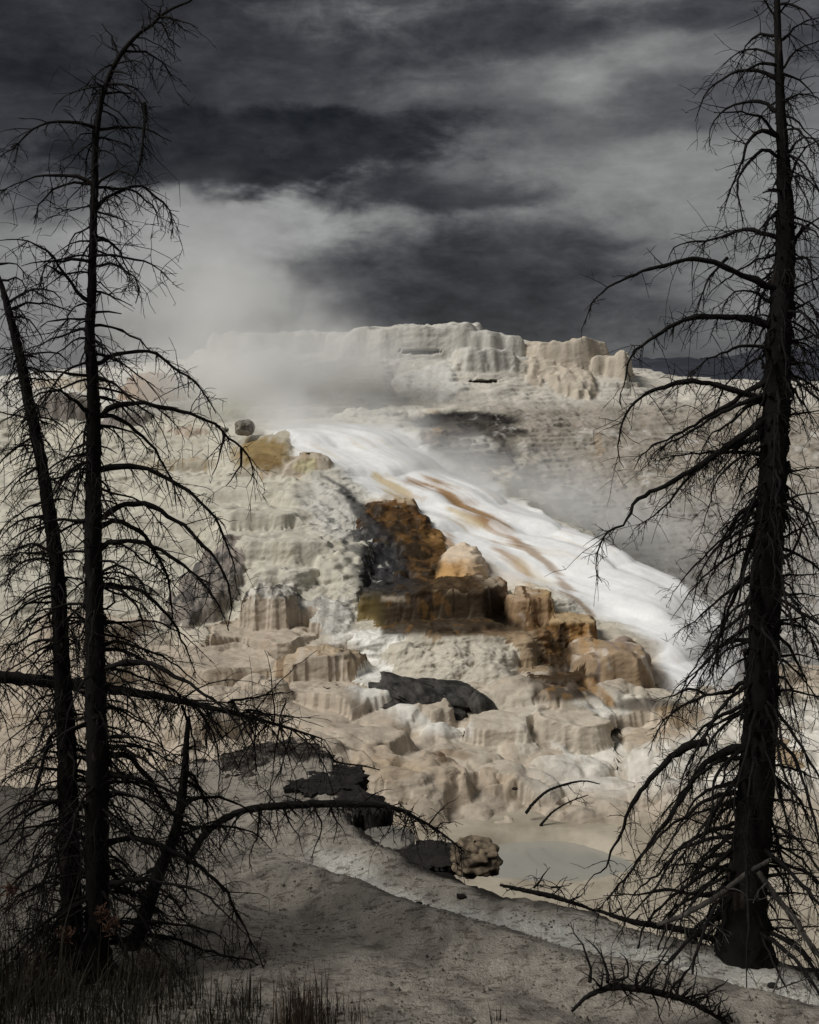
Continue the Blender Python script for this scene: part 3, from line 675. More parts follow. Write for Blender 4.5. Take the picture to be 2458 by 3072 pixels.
m = (VO == ingr('smooth orange and white')); lay((.70,.60,.48), m * sstep(1702 - SQ + 60 * nC, 0, 36) * .8); lay((.34,.19,.07), m * sstep(SQ + 40 * nB, 1735, 1775) * .7)
m = (VO == ingr('ochre step')); lay((.46,.34,.20), m * sstep(SQ, 1880, 1862)); lay((.14,.08,.03), m * sstep(-nS, .06, .16))
m = (VO == ingr('large flat-topped tan')); lay((.24,.19,.165), m * sstep(-nS + .4 * nC, .04, .16) * .8); lay((.40,.24,.10), m * sstep(nS + .5 * nA, .08, .2) * .7); lay((.56,.50,.42), m * sstep(nB - .3 * nS, .1, .2) * .7)
m = (VO == ingr('rust brown gully')); lay((.36,.28,.20), m * sstep(nS, .08, .18) * .7); lay((.03,.02,.012), m * sstep(-nS, .08, .15))
bm = sstep(poly_sd(SP + .45 * (wx - SP), SQ + .45 * (wy - SQ), BROWN_P), 10, -12)
lay((.030,.019,.009), bm * .93); WET = np.maximum(WET, bm * .35)
lay((.13,.068,.022), bm * sstep(nB + .7 * nS, .08, .20) * .75)
lay((.12,.062,.020), bm * sstep(SQ, 1780, 1700) * sstep(nC + .6 * nB + .0006 * (SP - 1220), .03, .16) * .75)
lay((.11,.085,.028), bm * sstep(SP, 1180, 1090) * sstep(SQ, 1760, 1800) * .8)
lay((.40,.34,.26), sstep(np.abs(SQ - 1797 + 14 * nB), 12, 4) * sstep(np.abs(SP - 1185 + 90 * nB), 55, 25) * .8)
GULLY_P = [(1600,1885),(1690,1875),(1722,1960),(1700,2035),(1790,2030),(1806,2092),(1600,2110),(1600,2052),(1652,2030),(1640,1950)]
gm = sstep(poly_sd(SP + .4 * (wx - SP), SQ + .4 * (wy - SQ), GULLY_P), 10, -12)
lay((.045,.028,.014), gm * .9); lay((.20,.11,.04), gm * sstep(nB + .6 * nS, .05, .16) * .8); WET = np.maximum(WET, gm * .35)
bk1 = sstep(line_sd(SP + .8 * (wx - SP), SQ + .8 * (wy - SQ), [(975,1435,3),(1045,1480,9),(1085,1540,15),(1125,1590,12)]), 7, -6)
lay((.026,.026,.028), bk1 * .85)
bk2 = sstep(poly_sd(SP, SQ, [(1090,1560),(1170,1600),(1215,1680),(1245,1770),(1080,1790),(1060,1690)]), 30, -25)
lay((.024,.024,.026), bk2 * sstep(nF * .9 + nB * .6, -.13, -.05) * .96)
bk3 = sstep(poly_sd(SP, SQ, [(900,1480),(1000,1470),(1090,1590),(1090,1720),(1000,1620)]), 20, -30)
lay((.10,.10,.10), bk3 * sstep(nF + nB, .10, .16) * .7)
ribbon((.055,.036,.018), [(1600,2035,8),(1780,2030,10),(1795,2080,10),(1840,2110,10)], .85, 8, .4)
dab((.06,.045,.03), 1950, 2115, 110, 22, .8, .5, .3)
ribbon((.40,.25,.12), [(1770,2050,12),(1830,2100,14)], .7, 8)
dab((.22,.15,.09), 1360, 2262, 70, 14, .6); dab((.16,.10,.06), 1330, 2275, 16, 14, .7); dab((.36,.27,.17), 1180, 2310, 90, 30, .5)
dab((.30,.25,.19), 1090, 2330, 80, 40, .5)
dab((.46,.36,.25), 1950, 2180, 130, 50, .6); dab((.36,.25,.14), 2050, 2140, 60, 30, .6)
ribbon((.30,.20,.12), [(1460,1900,10),(1640,1910,14)], .5)
lay(PEACH * .82, (vlobe * (VO == 0)) * sstep(nS + nC, .05, .2) * .5)
ribbon((.33,.24,.15), [(960,1935,4),(1060,1950,14)], .6); dab((.20,.165,.13), 1030, 1955, 36, 18, .6)
dab(PALE * .9, 950, 1190, 220, 90, .35); dab((.33,.325,.285), 1150, 1205, 80, 40, .5); dab((.33,.325,.285), 1010, 1170, 90, 18, .4)
COL *= (1 + .10 * n3)[..., None] * (1 + .10 * nB)[..., None]
COL = np.clip(COL, .008, .90)

# ---- split the surface into the things one can tell apart
NV = NC * NR
idx = np.arange(NV).reshape(NR, NC)
quad = np.stack([idx[:-1, :-1], idx[:-1, 1:], idx[1:, 1:], idx[1:, :-1]], -1).reshape(-1, 4)
VV = np.stack([VX, VY, VZ], -1).reshape(-1, 3)
own = VO.reshape(-1)[quad[:, 0]].astype(np.int64)
# scraps cut off from the body of a thing go back to the hill
og = own.reshape(NR - 1, NC - 1)
for fid in range(1, len(FEATURES) + 1):
    rr0, cc0 = np.where(og == fid)
    if len(rr0) == 0: continue
    r0_, r1_, c0_, c1_ = rr0.min(), rr0.max() + 1, cc0.min(), cc0.max() + 1
    mk = np.pad(og[r0_:r1_, c0_:c1_] == fid, 1); lab = np.where(mk, np.arange(1, mk.size + 1).reshape(mk.shape), 0)
    for _ in range(600):
        n_ = lab.copy()
        for ax in (0, 1):
            for sh in (1, -1): n_ = np.maximum(n_, np.roll(lab, sh, ax))
        n_ = np.where(mk, n_, 0)
        if (n_ == lab).all(): break
        lab = n_
    u_, c_ = np.unique(lab[lab > 0], return_counts=True)
    bad = mk & (lab != u_[np.argmax(c_)]); og[r0_:r1_, c0_:c1_][bad[1:-1, 1:-1]] = 0
own = og.reshape(-1)
# cascade and lobes take their own ids
NF = len(FEATURES)
cq = vcasc.reshape(-1)[quad].mean(1)
own = np.where((own == 0) & (cq > .5), NF + 1, own)
lq = vlobe.reshape(-1)[quad[:, 0]]; lid = vlid.reshape(-1)[quad[:, 0]]
lm = (own == 0) & (lq > .5) & (np.abs(VV[quad[:, 0], 0] / VV[quad[:, 0], 1]) < .345)
ul, inv, cnt = np.unique(lid[lm], return_inverse=True, return_counts=True)
keep = np.argsort(-cnt)[:260]; keep = keep[cnt[keep] > 120]
rank = np.full(len(ul), -1); rank[keep] = np.arange(len(keep))
tmp = own[lm]; rr = rank[inv]; tmp = np.where(rr >= 0, NF + 2 + rr, 0); own[lm] = tmp
# normals of the whole surface, so that no seam shows where it is cut
dc = np.gradient(VV.reshape(NR, NC, 3), axis=1); dr = np.gradient(VV.reshape(NR, NC, 3), axis=0)
NRM = np.cross(dc, dr).reshape(-1, 3); NRM /= np.maximum(np.linalg.norm(NRM, axis=1, keepdims=True), 1e-9)
order = np.argsort(own, kind='stable'); so_ = own[order]
bounds = np.searchsorted(so_, np.arange(NF + 2 + len(keep) + 1))
CF = np.concatenate([COL.reshape(-1, 3), np.ones((NV, 1), np.float32)], 1); WF = WET.reshape(-1)
def piece(name, fid, parent=None, origin=None):
    qs = quad[order[bounds[fid]:bounds[fid + 1]]]
    if len(qs) < 12: return None
    vi, q2 = np.unique(qs, return_inverse=True); q2 = q2.reshape(-1, 4)
    V = VV[vi]
    if origin is not None: V = V - np.array(origin)
    me = mesh_np(name, V, q2)
    a = me.color_attributes.new('tint', 'FLOAT_COLOR', 'POINT'); a.data.foreach_set('color', CF[vi].astype(np.float32).ravel())
    b = me.attributes.new('wet', 'FLOAT', 'POINT'); b.data.foreach_set('value', WF[vi].astype(np.float32))
    me.normals_split_custom_set_from_vertices(NRM[vi])
    me.materials.append(M_TRAV)
    o = link(name, me, parent)
    if origin is not None: o.location = origin
    return o
hill = piece('hill', 0); tag(hill, 'terraced cream travertine hill rising from the pool', None, None, 'structure')
for i, f in enumerate(FEATURES):
    o = piece(f['name'], i + 1, None, f['c'])
    if o: tag(o, f['label'], f['cat'], f['group'])
cas = piece('cascade', NF + 1, None, (6.0, 58.0, 5.0)); tag(cas, 'broad white cascade with orange streaks pouring down to the right', 'cascade')
for k in range(len(keep)): piece('lobe', NF + 2 + k, hill)

# ------------------------------------------------------------------ foreground bank, pool, far ground
FG_PTS = [
 (-600,3300,9),(-600,2900,13),(-600,2600,18),(-600,2420,22),
 (0,3072,11),(0,2900,13.2),(290,2940,13),(0,2700,16),(0,2540,18.8),(0,2420,21.5),(350,2700,16.2),(350,2520,19),(350,2400,22),
 (600,3072,11.2),(600,2850,14),(650,2600,18),(700,2450,21),(720,2360,22.6),(800,2262,24.3),(980,2275,23.8),
 (1200,3072,11.3),(1000,2880,13.6),(1000,2700,16.2),(960,2560,18.8),(1100,2530,19.4),
 (1600,3072,11.6),(1450,2880,13.6),(1350,2760,15.5),(1250,2650,17.5),(1400,2660,17.6),(1480,2690,17.2),
 (2000,3072,12.0),(1850,2900,14),(1750,2800,15.6),(1720,2730,16.8),(2150,2880,15),(2050,2830,15.8),
 (2458,3072,12.4),(2400,2990,13.8),(2458,2940,15),(2800,3050,13.5),(2800,3300,11),(2300,2920,15.0),
 (1200,3500,8),(2000,3500,8.6),(400,3500,7.8),
]
fg_world = [P(*q) for q in FG_PTS]
fg_world += [(-9,-2,12.2),(0,-2,11.6),(9,-2,11.6),(0,2,10.7),(-4,2,11.0),(5,2,10.6),(-14,6,11),(14,6,9.6),(-22,14,9.5),(22,14,7.5)]
fg_fit = rbf_fit(fg_world)
BANK = [(-3000,26.0),(-12,25.0),(-7,23.4),(-5,24.2),(-3.4,25.0),(-1.55,24.2),(-1.25,22.0),(-.8,20.2),(-.4,19.3),(.1,18.3),(.8,17.8),(1.2,17.4),(2.2,16.9),(3.5,16.0),(4.6,15.5),(6.0,15.2),(9,15.0),(3000,15.0)]
def bank_edge(x):
    return np.interp(x, [b[0] for b in BANK], [b[1] for b in BANK])
def fg_height(x, y, detail=True):
    z = rbf_eval(fg_fit, x, np.minimum(y, bank_edge(x) + 1.5))
    e = y - bank_edge(x) - (1.1 + 1.4 * sstep(x, -1.5, -3)) * (fbm(x * .9, y * .9, 301, 4, .6) - .5) * sstep(y, 9, 14)
    # the white gully and the low ridges that follow it
    d = y - np.interp(x, [-3, -1.3, .2, 1.7, 3.0, 4.6, 6], [20.5, 18.6, 16.6, 15.3, 14.4, 13.6, 13.0])
    z = z - .20 * np.exp(-(d / .7) ** 2) + .20 * np.exp(-((d + 1.5) / .8) ** 2) - .10 * np.exp(-((d + 2.9) / .5) ** 2) + .10 * np.exp(-((d - 1.2) / .6) ** 2)
    if detail:
        z = z + .26 * (fbm(x * .45, y * .45, 311, 4) - .5) + .09 * (fbm(x * 2.5, y * 2.5, 321, 4, .6) - .5)
        z = z + .014 * (fbm(x * 11, y * 11, 331, 3, .6) - .5) * 2
    drop = sstep(e, 0, 1.1)
    far = np.maximum(z - 1.6 * drop - np.maximum(e, 0) * .42, -1.2)
    far = far + drop * .35 * (fbm(x * 1.1, y * 1.1, 341, 4) - .5)
    return np.where(e > 0, far, z), e, d
nr, nc = 440, 390
rr_ = 1.2 * (46 / 1.2) ** np.linspace(0, 1, nr); rr_ = np.concatenate([[-6, -3, -1, 0.3], rr_])
ca2 = np.concatenate([np.linspace(-.95, -.40, 40, endpoint=False), np.linspace(-.40, .40, nc - 80), np.linspace(.401, .95, 40)])
CA, RR = np.meshgrid(ca2, rr_); FX = CA * (np.abs(RR) + 6.0) ; FY = RR
FX = np.where(RR > 6, CA * (RR + 2.5), CA * 8.5 + (CA * 3.5) * np.clip(-RR + 6, 0, 6) * 0)
FZ, FE, FDG = fg_height(FX, FY)
V = np.stack([FX, FY, FZ], -1).reshape(-1, 3)
ix = np.arange(V.shape[0]).reshape(FX.shape)
Q = np.stack([ix[:-1, :-1], ix[:-1, 1:], ix[1:, 1:], ix[1:, :-1]], -1).reshape(-1, 4)
me = mesh_np('foreground_slope', V, Q)
# crust colours: pale gravelly sinter, white runnel, brown eroded edge
SPf = FX / np.maximum(FY, 1) * F + CX; SQf = (ZC - FZ) / np.maximum(FY, 1) * F + HZ
g1 = fbm(FX * .6, FY * .6, 351, 5) - .5; g2 = fbm(FX * 2.2, FY * 1.3, 361, 4) - .5; g3 = fbm(FX * 5, FY * 3, 371, 4, .6) - .5
COL = np.empty(FX.shape + (3,), np.float32); COL[:] = (.46, .415, .355)
lay((.27, .245, .21), sstep(g2 + .6 * g3, .03, .16)); lay((.52, .475, .41), sstep(g1, .05, .2) * .8)
wh = sstep(np.abs(FDG + .9 * g1 + .35 * g2) - .35 * sstep(FX, .5, 3.5), .85, .40) * sstep(FX, -1.9, -1.1)
lay((.80, .78, .71), wh * .95)
lay((.60, .575, .51), sstep(FDG + .5 * g1, .7, 1.3) * sstep(FX, .4, 1.4) * sstep(-FE, .5, 1.1) * .7)
lay((.15, .14, .13), sstep(np.abs(FDG + 1.25 + .5 * g1), .32, .1) * .7 * sstep(FX, -1.5, -.5))
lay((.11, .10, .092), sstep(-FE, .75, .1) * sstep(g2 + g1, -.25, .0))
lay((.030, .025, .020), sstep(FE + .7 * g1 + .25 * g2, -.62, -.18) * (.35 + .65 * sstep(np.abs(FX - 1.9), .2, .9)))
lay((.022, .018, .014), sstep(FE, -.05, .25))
lay((.11, .10, .085), sstep(FX + .12 * FY + .8 * g1, -3.0, -4.3) * .8 + 0)
COL *= (1 + .5 * g3)[..., None]
COL = np.clip(COL, .01, .8)
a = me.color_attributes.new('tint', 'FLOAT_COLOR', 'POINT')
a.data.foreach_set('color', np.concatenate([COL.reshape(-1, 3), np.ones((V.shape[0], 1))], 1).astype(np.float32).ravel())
def crust_mat():
    m, t, b = new_mat('sinter_crust')
    ca = t.n.new('ShaderNodeAttribute'); ca.attribute_name = 'tint'
    g = t.n.new('ShaderNodeNewGeometry'); pos = g.outputs['Position']
    n1 = t.noise(t.vec('MULTIPLY', pos, (1, .75, 1)), 5.5, 8, 0.74)
    n2 = t.noise(pos, 30.0, 4, 0.7)
    sp = t.maprange(t.noise(t.vec('MULTIPLY', pos, (.55, 1.1, 1)), 9.0, 6, .7), .53, .60)
    k = t.math('ADD', .15, t.math('MULTIPLY', t.math('ADD', n1, t.math('MULTIPLY', n2, .4)), 1.35))
    c = t.mixc(1.0, ca.outputs['Color'], t.comb(k, k, k), 'MULTIPLY')
    c = t.mixc(t.math('MULTIPLY', sp, .7), c, t.mixc(1.0, c, (.26, .23, .20, 1), 'MULTIPLY'))
    t.l.new(c, b.inputs['Base Color']); b.inputs['Roughness'].default_value = .85; b.inputs['Specular IOR Level'].default_value = .2
    bump(t, b, t.math('ADD', n1, t.math('MULTIPLY', n2, .5)), 1.0, .16)
    return m
M_CRUST = crust_mat(); me.materials.append(M_CRUST)
tag(link('foreground_slope', me), None, None, None, 'structure')

def grid_obj(name, x0, x1, y0, y1, z, mat, n=1):
    me = mesh_np(name, np.array([(x0, y0, z), (x1, y0, z), (x1, y1, z), (x0, y1, z)]), np.array([(0, 1, 2, 3)]))
    me.materials.append(mat); return link(name, me)
def water_mat(name, c, rough, scale):
    m, t, b = new_mat(name)
    g = t.n.new('ShaderNodeNewGeometry')
    n = t.noise(t.vec('MULTIPLY', g.outputs['Position'], (.5, 1.5, 1)), scale, 3, .5)
    t.l.new(t.mixc(t.noise(g.outputs['Position'], .5, 4, .6), (*c, 1), tuple(q * 1.35 for q in c) + (1,)), b.inputs['Base Color'])
    b.inputs['Roughness'].default_value = rough
    bump(t, b, n, .12, .02)
    return m
M_POOL = water_mat('milky_pool_water', (.27, .262, .228), .10, 4.0)
# pool: outline follows the foot of the hill
pr = []
for k in range(72):
    th = 2 * math.pi * k / 72
    px_, py_ = 3.0 * math.cos(th), 2.1 * math.sin(th)
    pr.append((3.6 + px_, 33.3 + py_, .06))
me = bpy.data.meshes.new('pool'); me.from_pydata(pr + [(3.6, 33.3, .06)], [], [(k, (k + 1) % 72, 72) for k in range(72)]); me.materials.append(M_POOL)
tag(link('pool', me), 'still milky grey pool at the foot of the hill', None, None, 'structure')
# valley floor round the pool and the land beyond
M_LIME = simple_mat('lime_floor', (.30, .26, .20), (.44, .39, .31), .6, .7, .3, .05)
vx = np.linspace(-45, 45, 420); vy = np.linspace(20, 48, 140); A_, B_ = np.meshgrid(vx, vy)
zz = -.20 + .12 * dome(worley(A_ * .5, B_ * .7, 405)[0], .8) * sstep(B_, 34, 36) + .06 * (fbm(A_ * .35, B_ * .35, 401, 4) - .5) + .5 * sstep(((A_ - 3.6) / 2.4) ** 2 + ((B_ - 33.3) / 1.6) ** 2 + .8 * (fbm(A_ * .5, B_ * .5, 403, 3) - .5), .55, 1.25)
zz = zz - 1.2 * sstep(B_, 39, 42) 
V = np.stack([A_, B_, zz], -1).reshape(-1, 3); ix = np.arange(V.shape[0]).reshape(A_.shape)
me = mesh_np('valley_floor', V, np.stack([ix[:-1, :-1], ix[:-1, 1:], ix[1:, 1:], ix[1:, :-1]], -1).reshape(-1, 4)); me.materials.append(M_LIME)
tag(link('valley_floor', me), None, None, None, 'structure')
M_LAND = simple_mat('far_land', (.035, .038, .032), (.075, .072, .058), .01, .9, .2, 1.0)
tag(grid_obj('ground', -12000, 12000, -2000, 16000, -3.0, M_LAND), None, None, None, 'structure')
# far mountains on the right
M_MTN = simple_mat('forested_mountain', (.018, .022, .032), (.045, .05, .065), .004, .9, .5, 20.0)
mx = np.linspace(-2600, 3800, 260); my = np.linspace(0, 1, 40)
A_, B_ = np.meshgrid(mx, my)
prof = 60 + 95 * fbm(A_ * .0016 + 3, B_ * 0, 411, 5, .55) + 90 * sstep(A_, 820, 1800) - 60 * sstep(A_, 700, 300)
yy = 3000 + 1600 * B_ + 250 * (fbm(A_ * .002, B_ * 3, 421, 4) - .5)
zz = -3 + (prof * np.sin(np.clip(B_ * 1.6, 0, 1.6)) * (1 + .5 * (fbm(A_ * .006, B_ * 5, 431, 4) - .5)))
V = np.stack([A_, yy, zz], -1).reshape(-1, 3); ix = np.arange(V.shape[0]).reshape(A_.shape)
me = mesh_np('mountain', V, np.stack([ix[:-1, :-1], ix[:-1, 1:], ix[1:, 1:], ix[1:, :-1]], -1).reshape(-1, 4)); me.materials.append(M_MTN)
tag(link('mountain', me), None, None, None, 'structure')

# ------------------------------------------------------------------ dead conifers
class Tubes:
    def __init__(self): self.V = []; self.Q = []; self.n = 0
    def add(self, pts, rad, sides=5, jit=0.0, rs=None, cap=True):
        pts = np.asarray(pts, float); rad = np.asarray(rad, float); m = len(pts)
        tan = np.gradient(pts, axis=0); tan /= np.maximum(np.linalg.norm(tan, axis=1, keepdims=True), 1e-9)
        ref = np.array([0.31, 0.87, 0.39]) if abs(tan[0] @ np.array([0.31, 0.87, 0.39])) < .9 else np.array([1.0, 0, 0])
        u = ref - tan * (tan @ ref)[:, None]; u /= np.maximum(np.linalg.norm(u, axis=1, keepdims=True), 1e-9)
        v = np.cross(tan, u)
        th = np.arange(sides) * 2 * np.pi / sides
        R = rad[:, None] * np.ones(sides)
        if jit > 0: R = R * (1 + jit * (rs.rand(m, sides) - .5) * 2)
        ring = pts[:, None, :] + R[..., None] * (np.cos(th)[None, :, None] * u[:, None, :] + np.sin(th)[None, :, None] * v[:, None, :])
        b = self.n + np.arange(m * sides).reshape(m, sides); nx = np.roll(b, -1, axis=1)
        self.V.append(ring.reshape(-1, 3)); self.Q.append(np.stack([b[:-1], nx[:-1], nx[1:], b[1:]], -1).reshape(-1, 4))
        self.n += m * sides
    def build(self, name, mat, parent=None, origin=(0, 0, 0)):
        me = mesh_np(name, np.concatenate(self.V) - np.array(origin), np.concatenate(self.Q)); me.materials.append(mat)
        return link(name, me, parent)
def catmull(pts, n):
    p = np.asarray(pts, float)
    if len(p) == 2: return p[0] + (p[1] - p[0]) * np.linspace(0, 1, n)[:, None]
    d = np.concatenate([[0], np.cumsum(np.linalg.norm(np.diff(p, axis=0), axis=1))]); d /= d[-1]
    pe = np.vstack([2 * p[0] - p[1], p, 2 * p[-1] - p[-2]])
    out = []
    for t in np.linspace(0, 1, n):
        i = min(np.searchsorted(d, t, side='right') - 1, len(p) - 2); u = (t - d[i]) / max(d[i + 1] - d[i], 1e-9)
        a, b, c, e = pe[i], pe[i + 1], pe[i + 2], pe[i + 3]
        out.append(.5 * (2 * b + (c - a) * u + (2 * a - 5 * b + 4 * c - e) * u * u + (3 * b - a - 3 * c + e) * u ** 3))
    return np.array(out)
def add_branch(tb, pts, r0, r1, rs, dens=9.0, tl=.42, droop=.55, start=.12, side=None, sub=3, rough=.012, twigs=None):
    """a limb with hanging twigs and twiglets"""
    L = np.linalg.norm(np.diff(np.asarray(pts, float), axis=0), axis=1).sum()
    n = max(6, int(L / .09)); c = catmull(pts, n)
    c[1:] += (rs.rand(n - 1, 3) - .5) * rough * 2
    tt = np.linspace(0, 1, n)
    rad = r0 + (r1 - r0) * tt ** .8
    rad = rad * (1 + .28 * (rs.rand(n) - .5))
    tb.add(c, rad, 6, .16, rs)
    if twigs is not None: tb = twigs
    tan = np.gradient(c, axis=0); tan /= np.maximum(np.linalg.norm(tan, axis=1, keepdims=True), 1e-9)
    nt = int(L * dens * rs.choice([.35, .8, 1.0, 1.3])); cl = start + (1 - start) * rs.rand(max(2, int(L * 3)))
    for k in range(nt):
        t = np.clip(cl[rs.randint(len(cl))] + rs.normal(0, .07), start, 1) if rs.rand() < .7 else start + (1 - start) * rs.rand()
        i = min(int(t * (n - 1)), n - 1)
        d = tan[i] * rs.uniform(.0, .9) + rs.normal(0, .68, 3) + np.array([0, 0, -droop * rs.rand() * 1.6])
        d /= np.linalg.norm(d)
        l = tl * rs.gamma(2.2, .30) * (1 - .4 * t) + .05
        m = 5; p = [c[i]]
        for q in range(m - 1):
            d = d + rs.normal(0, .16, 3) + np.array([0, 0, -.10]); d /= np.linalg.norm(d)
            p.append(p[-1] + d * l / (m - 1))
        rr = min(rad[i] * .6, rs.uniform(.0050, .0085))
        tb.add(p, np.linspace(rr, .0028, m), 3)
        for q in range(int(rs.rand() * sub + .5)):
            j = rs.randint(1, m); dd = d * .4 + rs.normal(0, .7, 3); dd /= np.linalg.norm(dd); ll = l * rs.uniform(.15, .5)
            e = p[j] + dd * ll * .5 + rs.normal(0, .01, 3); f = e + (dd + np.array([0, 0, -.25])) * ll * .5
            tb.add([p[j], e, f], [.0040, .0032, .0022], 3)
def limb_from_px(px, D, dd):
    n = len(px); d = np.concatenate([[0], np.cumsum([math.hypot(px[i + 1][0] - px[i][0], px[i + 1][1] - px[i][1]) for i in range(n - 1)])]); d /= max(d[-1], 1e-9)
    return [P(px[i][0], px[i][1], D + dd * d[i]) for i in range(n)]
def crop(ox, oy, s, lines):
    out = []
    for l in lines.strip().split('\n'):
        v = [float(q) for q in l.replace(',', ' ').split()]
        out.append([(ox + v[i] * s, oy + v[i + 1] * s) for i in range(0, len(v) - 1, 2)])
    return out
def make_tree(name, label, trunk_px, D, widths, limbs, seed, fill, group, fill_len, roots=True, fill_twig=13.0, thick=1.0, twig_len=.42, flakes=0, lean_dd=0.0, hang=1.0):
    rs = np.random.RandomState(seed)
    base = P(trunk_px[-1][0], trunk_px[-1][1], D)
    root = bpy.data.objects.new(name, None); col.objects.link(root); root.location = base; root.empty_display_size = .3
    tag(root, label, 'dead tree', group)
    nT = len(trunk_px)
    ctl = [P(x, y, D + lean_dd * (1 - i / (nT - 1))) for i, (x, y) in enumerate(trunk_px)]
    n = 130; c = catmull(ctl, n)
    ca_ = np.asarray(ctl); ys = np.concatenate([[0], np.cumsum(np.linalg.norm(np.diff(ca_, axis=0), axis=1))]); ys /= ys[-1]
    rad = np.interp(np.linspace(0, 1, n), ys, widths) / F * D / 2
    c[:-4] += (rs.rand(n - 4, 3) - .5) * rad[:-4, None] * .10
    if roots: rad[-8:] *= np.linspace(1, 1.35, 8); 
    c = np.vstack([c, c[-1] + np.array([0, 0, -.5])]); rad = np.append(rad, rad[-1] * 1.3)
    tb = Tubes(); tb.add(catmull(c, 380) if n < 0 else np.repeat(c, 1, axis=0), rad, 26, .13, rs)
    for k in range(flakes):     # curling scales of bark
        i = rs.randint(int(n * .15), int(n * .8)); th = rs.uniform(0, 2 * np.pi); r = rad[i]
        o = np.array([math.cos(th), math.sin(th), 0]); p = c[i] + o * r * .8
        tb.add([p, p + o * r * rs.uniform(.15, .4) + np.array([0, 0, rs.uniform(-.03, .05)]), p + o * r * rs.uniform(.25, .6) + np.array([0, 0, rs.uniform(-.12, .1)])], [r * rs.uniform(.12, .3), r * rs.uniform(.10, .25), .004], 4)
    tb.build('trunk', M_BARK, root, base)
    tpx = sorted((y, x) for x, y in trunk_px)
    for lp in limbs:
        cx0 = float(np.interp(lp[0][1], [q[0] for q in tpx], [q[1] for q in tpx]))
        if abs(cx0 - lp[0][0]) < 75 and lp[0][1] > tpx[0][0]: lp = [(cx0, lp[0][1] + .15 * (lp[0][1] - lp[1][1]))] + lp
        L = sum(math.hypot(lp[i + 1][0] - lp[i][0], lp[i + 1][1] - lp[i][1]) for i in range(len(lp) - 1)) / F * D
        dd = rs.uniform(-.55, .55) * min(L, 1.8)
        # root the limb at the trunk's own distance
        pts = limb_from_px(lp, D, dd)
        r0 = thick * min(.046, .010 + .0125 * L); tb = Tubes()
        tw = Tubes(); add_branch(tb, pts, r0, .0045, rs, dens=21, tl=twig_len, droop=.55, sub=4, twigs=tw)
        ob = tb.build('branch', M_TWIG, root, base)
        if tw.V: tag(tw.build('twigs', M_TWIG, ob, base), kind='stuff')
    for k in range(fill):
        t = .06 + .92 * rs.rand() ** .75; i = int(t * (n - 1)); p0 = c[i]
        th = rs.uniform(0, 2 * np.pi); L = fill_len(t) * rs.uniform(.35, 1.1)
        o = np.array([math.cos(th), math.sin(th), 0])
        up = rs.uniform(-.15, .35)
        pts = [p0 + o * rad[i] * .5]
        slope = up
        for q in range(1, 6):
            slope = up - q * rs.uniform(.20, .36) * hang * (1.6 if rs.rand() < .3 else 1)
            pts.append(pts[-1] + (o + np.array([rs.normal(0, .15), rs.normal(0, .15), slope])) / math.sqrt(1 + slope * slope) * L / 5)
        tb = Tubes(); add_branch(tb, pts, thick * (.006 + .008 * L), .003, rs, dens=fill_twig, tl=twig_len * .85)
        tb.build('branch', M_TWIG, root, base)
    for k in range(26):     # snapped-off stubs
        i = rs.randint(int(n * .1), int(n * .95)); th = rs.uniform(0, 2 * np.pi); o = np.array([math.cos(th), math.sin(th), rs.uniform(-.3, .4)])
        L = rs.uniform(.06, .3); tb = Tubes(); r = rs.uniform(.006, .016)
        tb.add([c[i] + o * rad[i] * .6, c[i] + o * (rad[i] + L * .5), c[i] + o * (rad[i] + L) + np.array([0, 0, -.03])], [r * 1.4, r, r * .5], 5)
        tb.build('stub', M_BARK, root, base)
    return root
fv = 1.425
RIGHT_TRUNK = [(1633*fv,-60),(1636*fv,0),(1640*fv,130*fv),(1645*fv,260*fv),(1652*fv,400*fv),(1653*fv,520*fv),(1645*fv,640*fv),(1638*fv,760*fv),(1632*fv,900*fv),(1625*fv,1050*fv),(1615*fv,1200*fv),(1605*fv,1400*fv),(1600*fv,1520*fv),(1590*fv,1700*fv),(1575*fv,1850*fv),(1568*fv,2012*fv)]
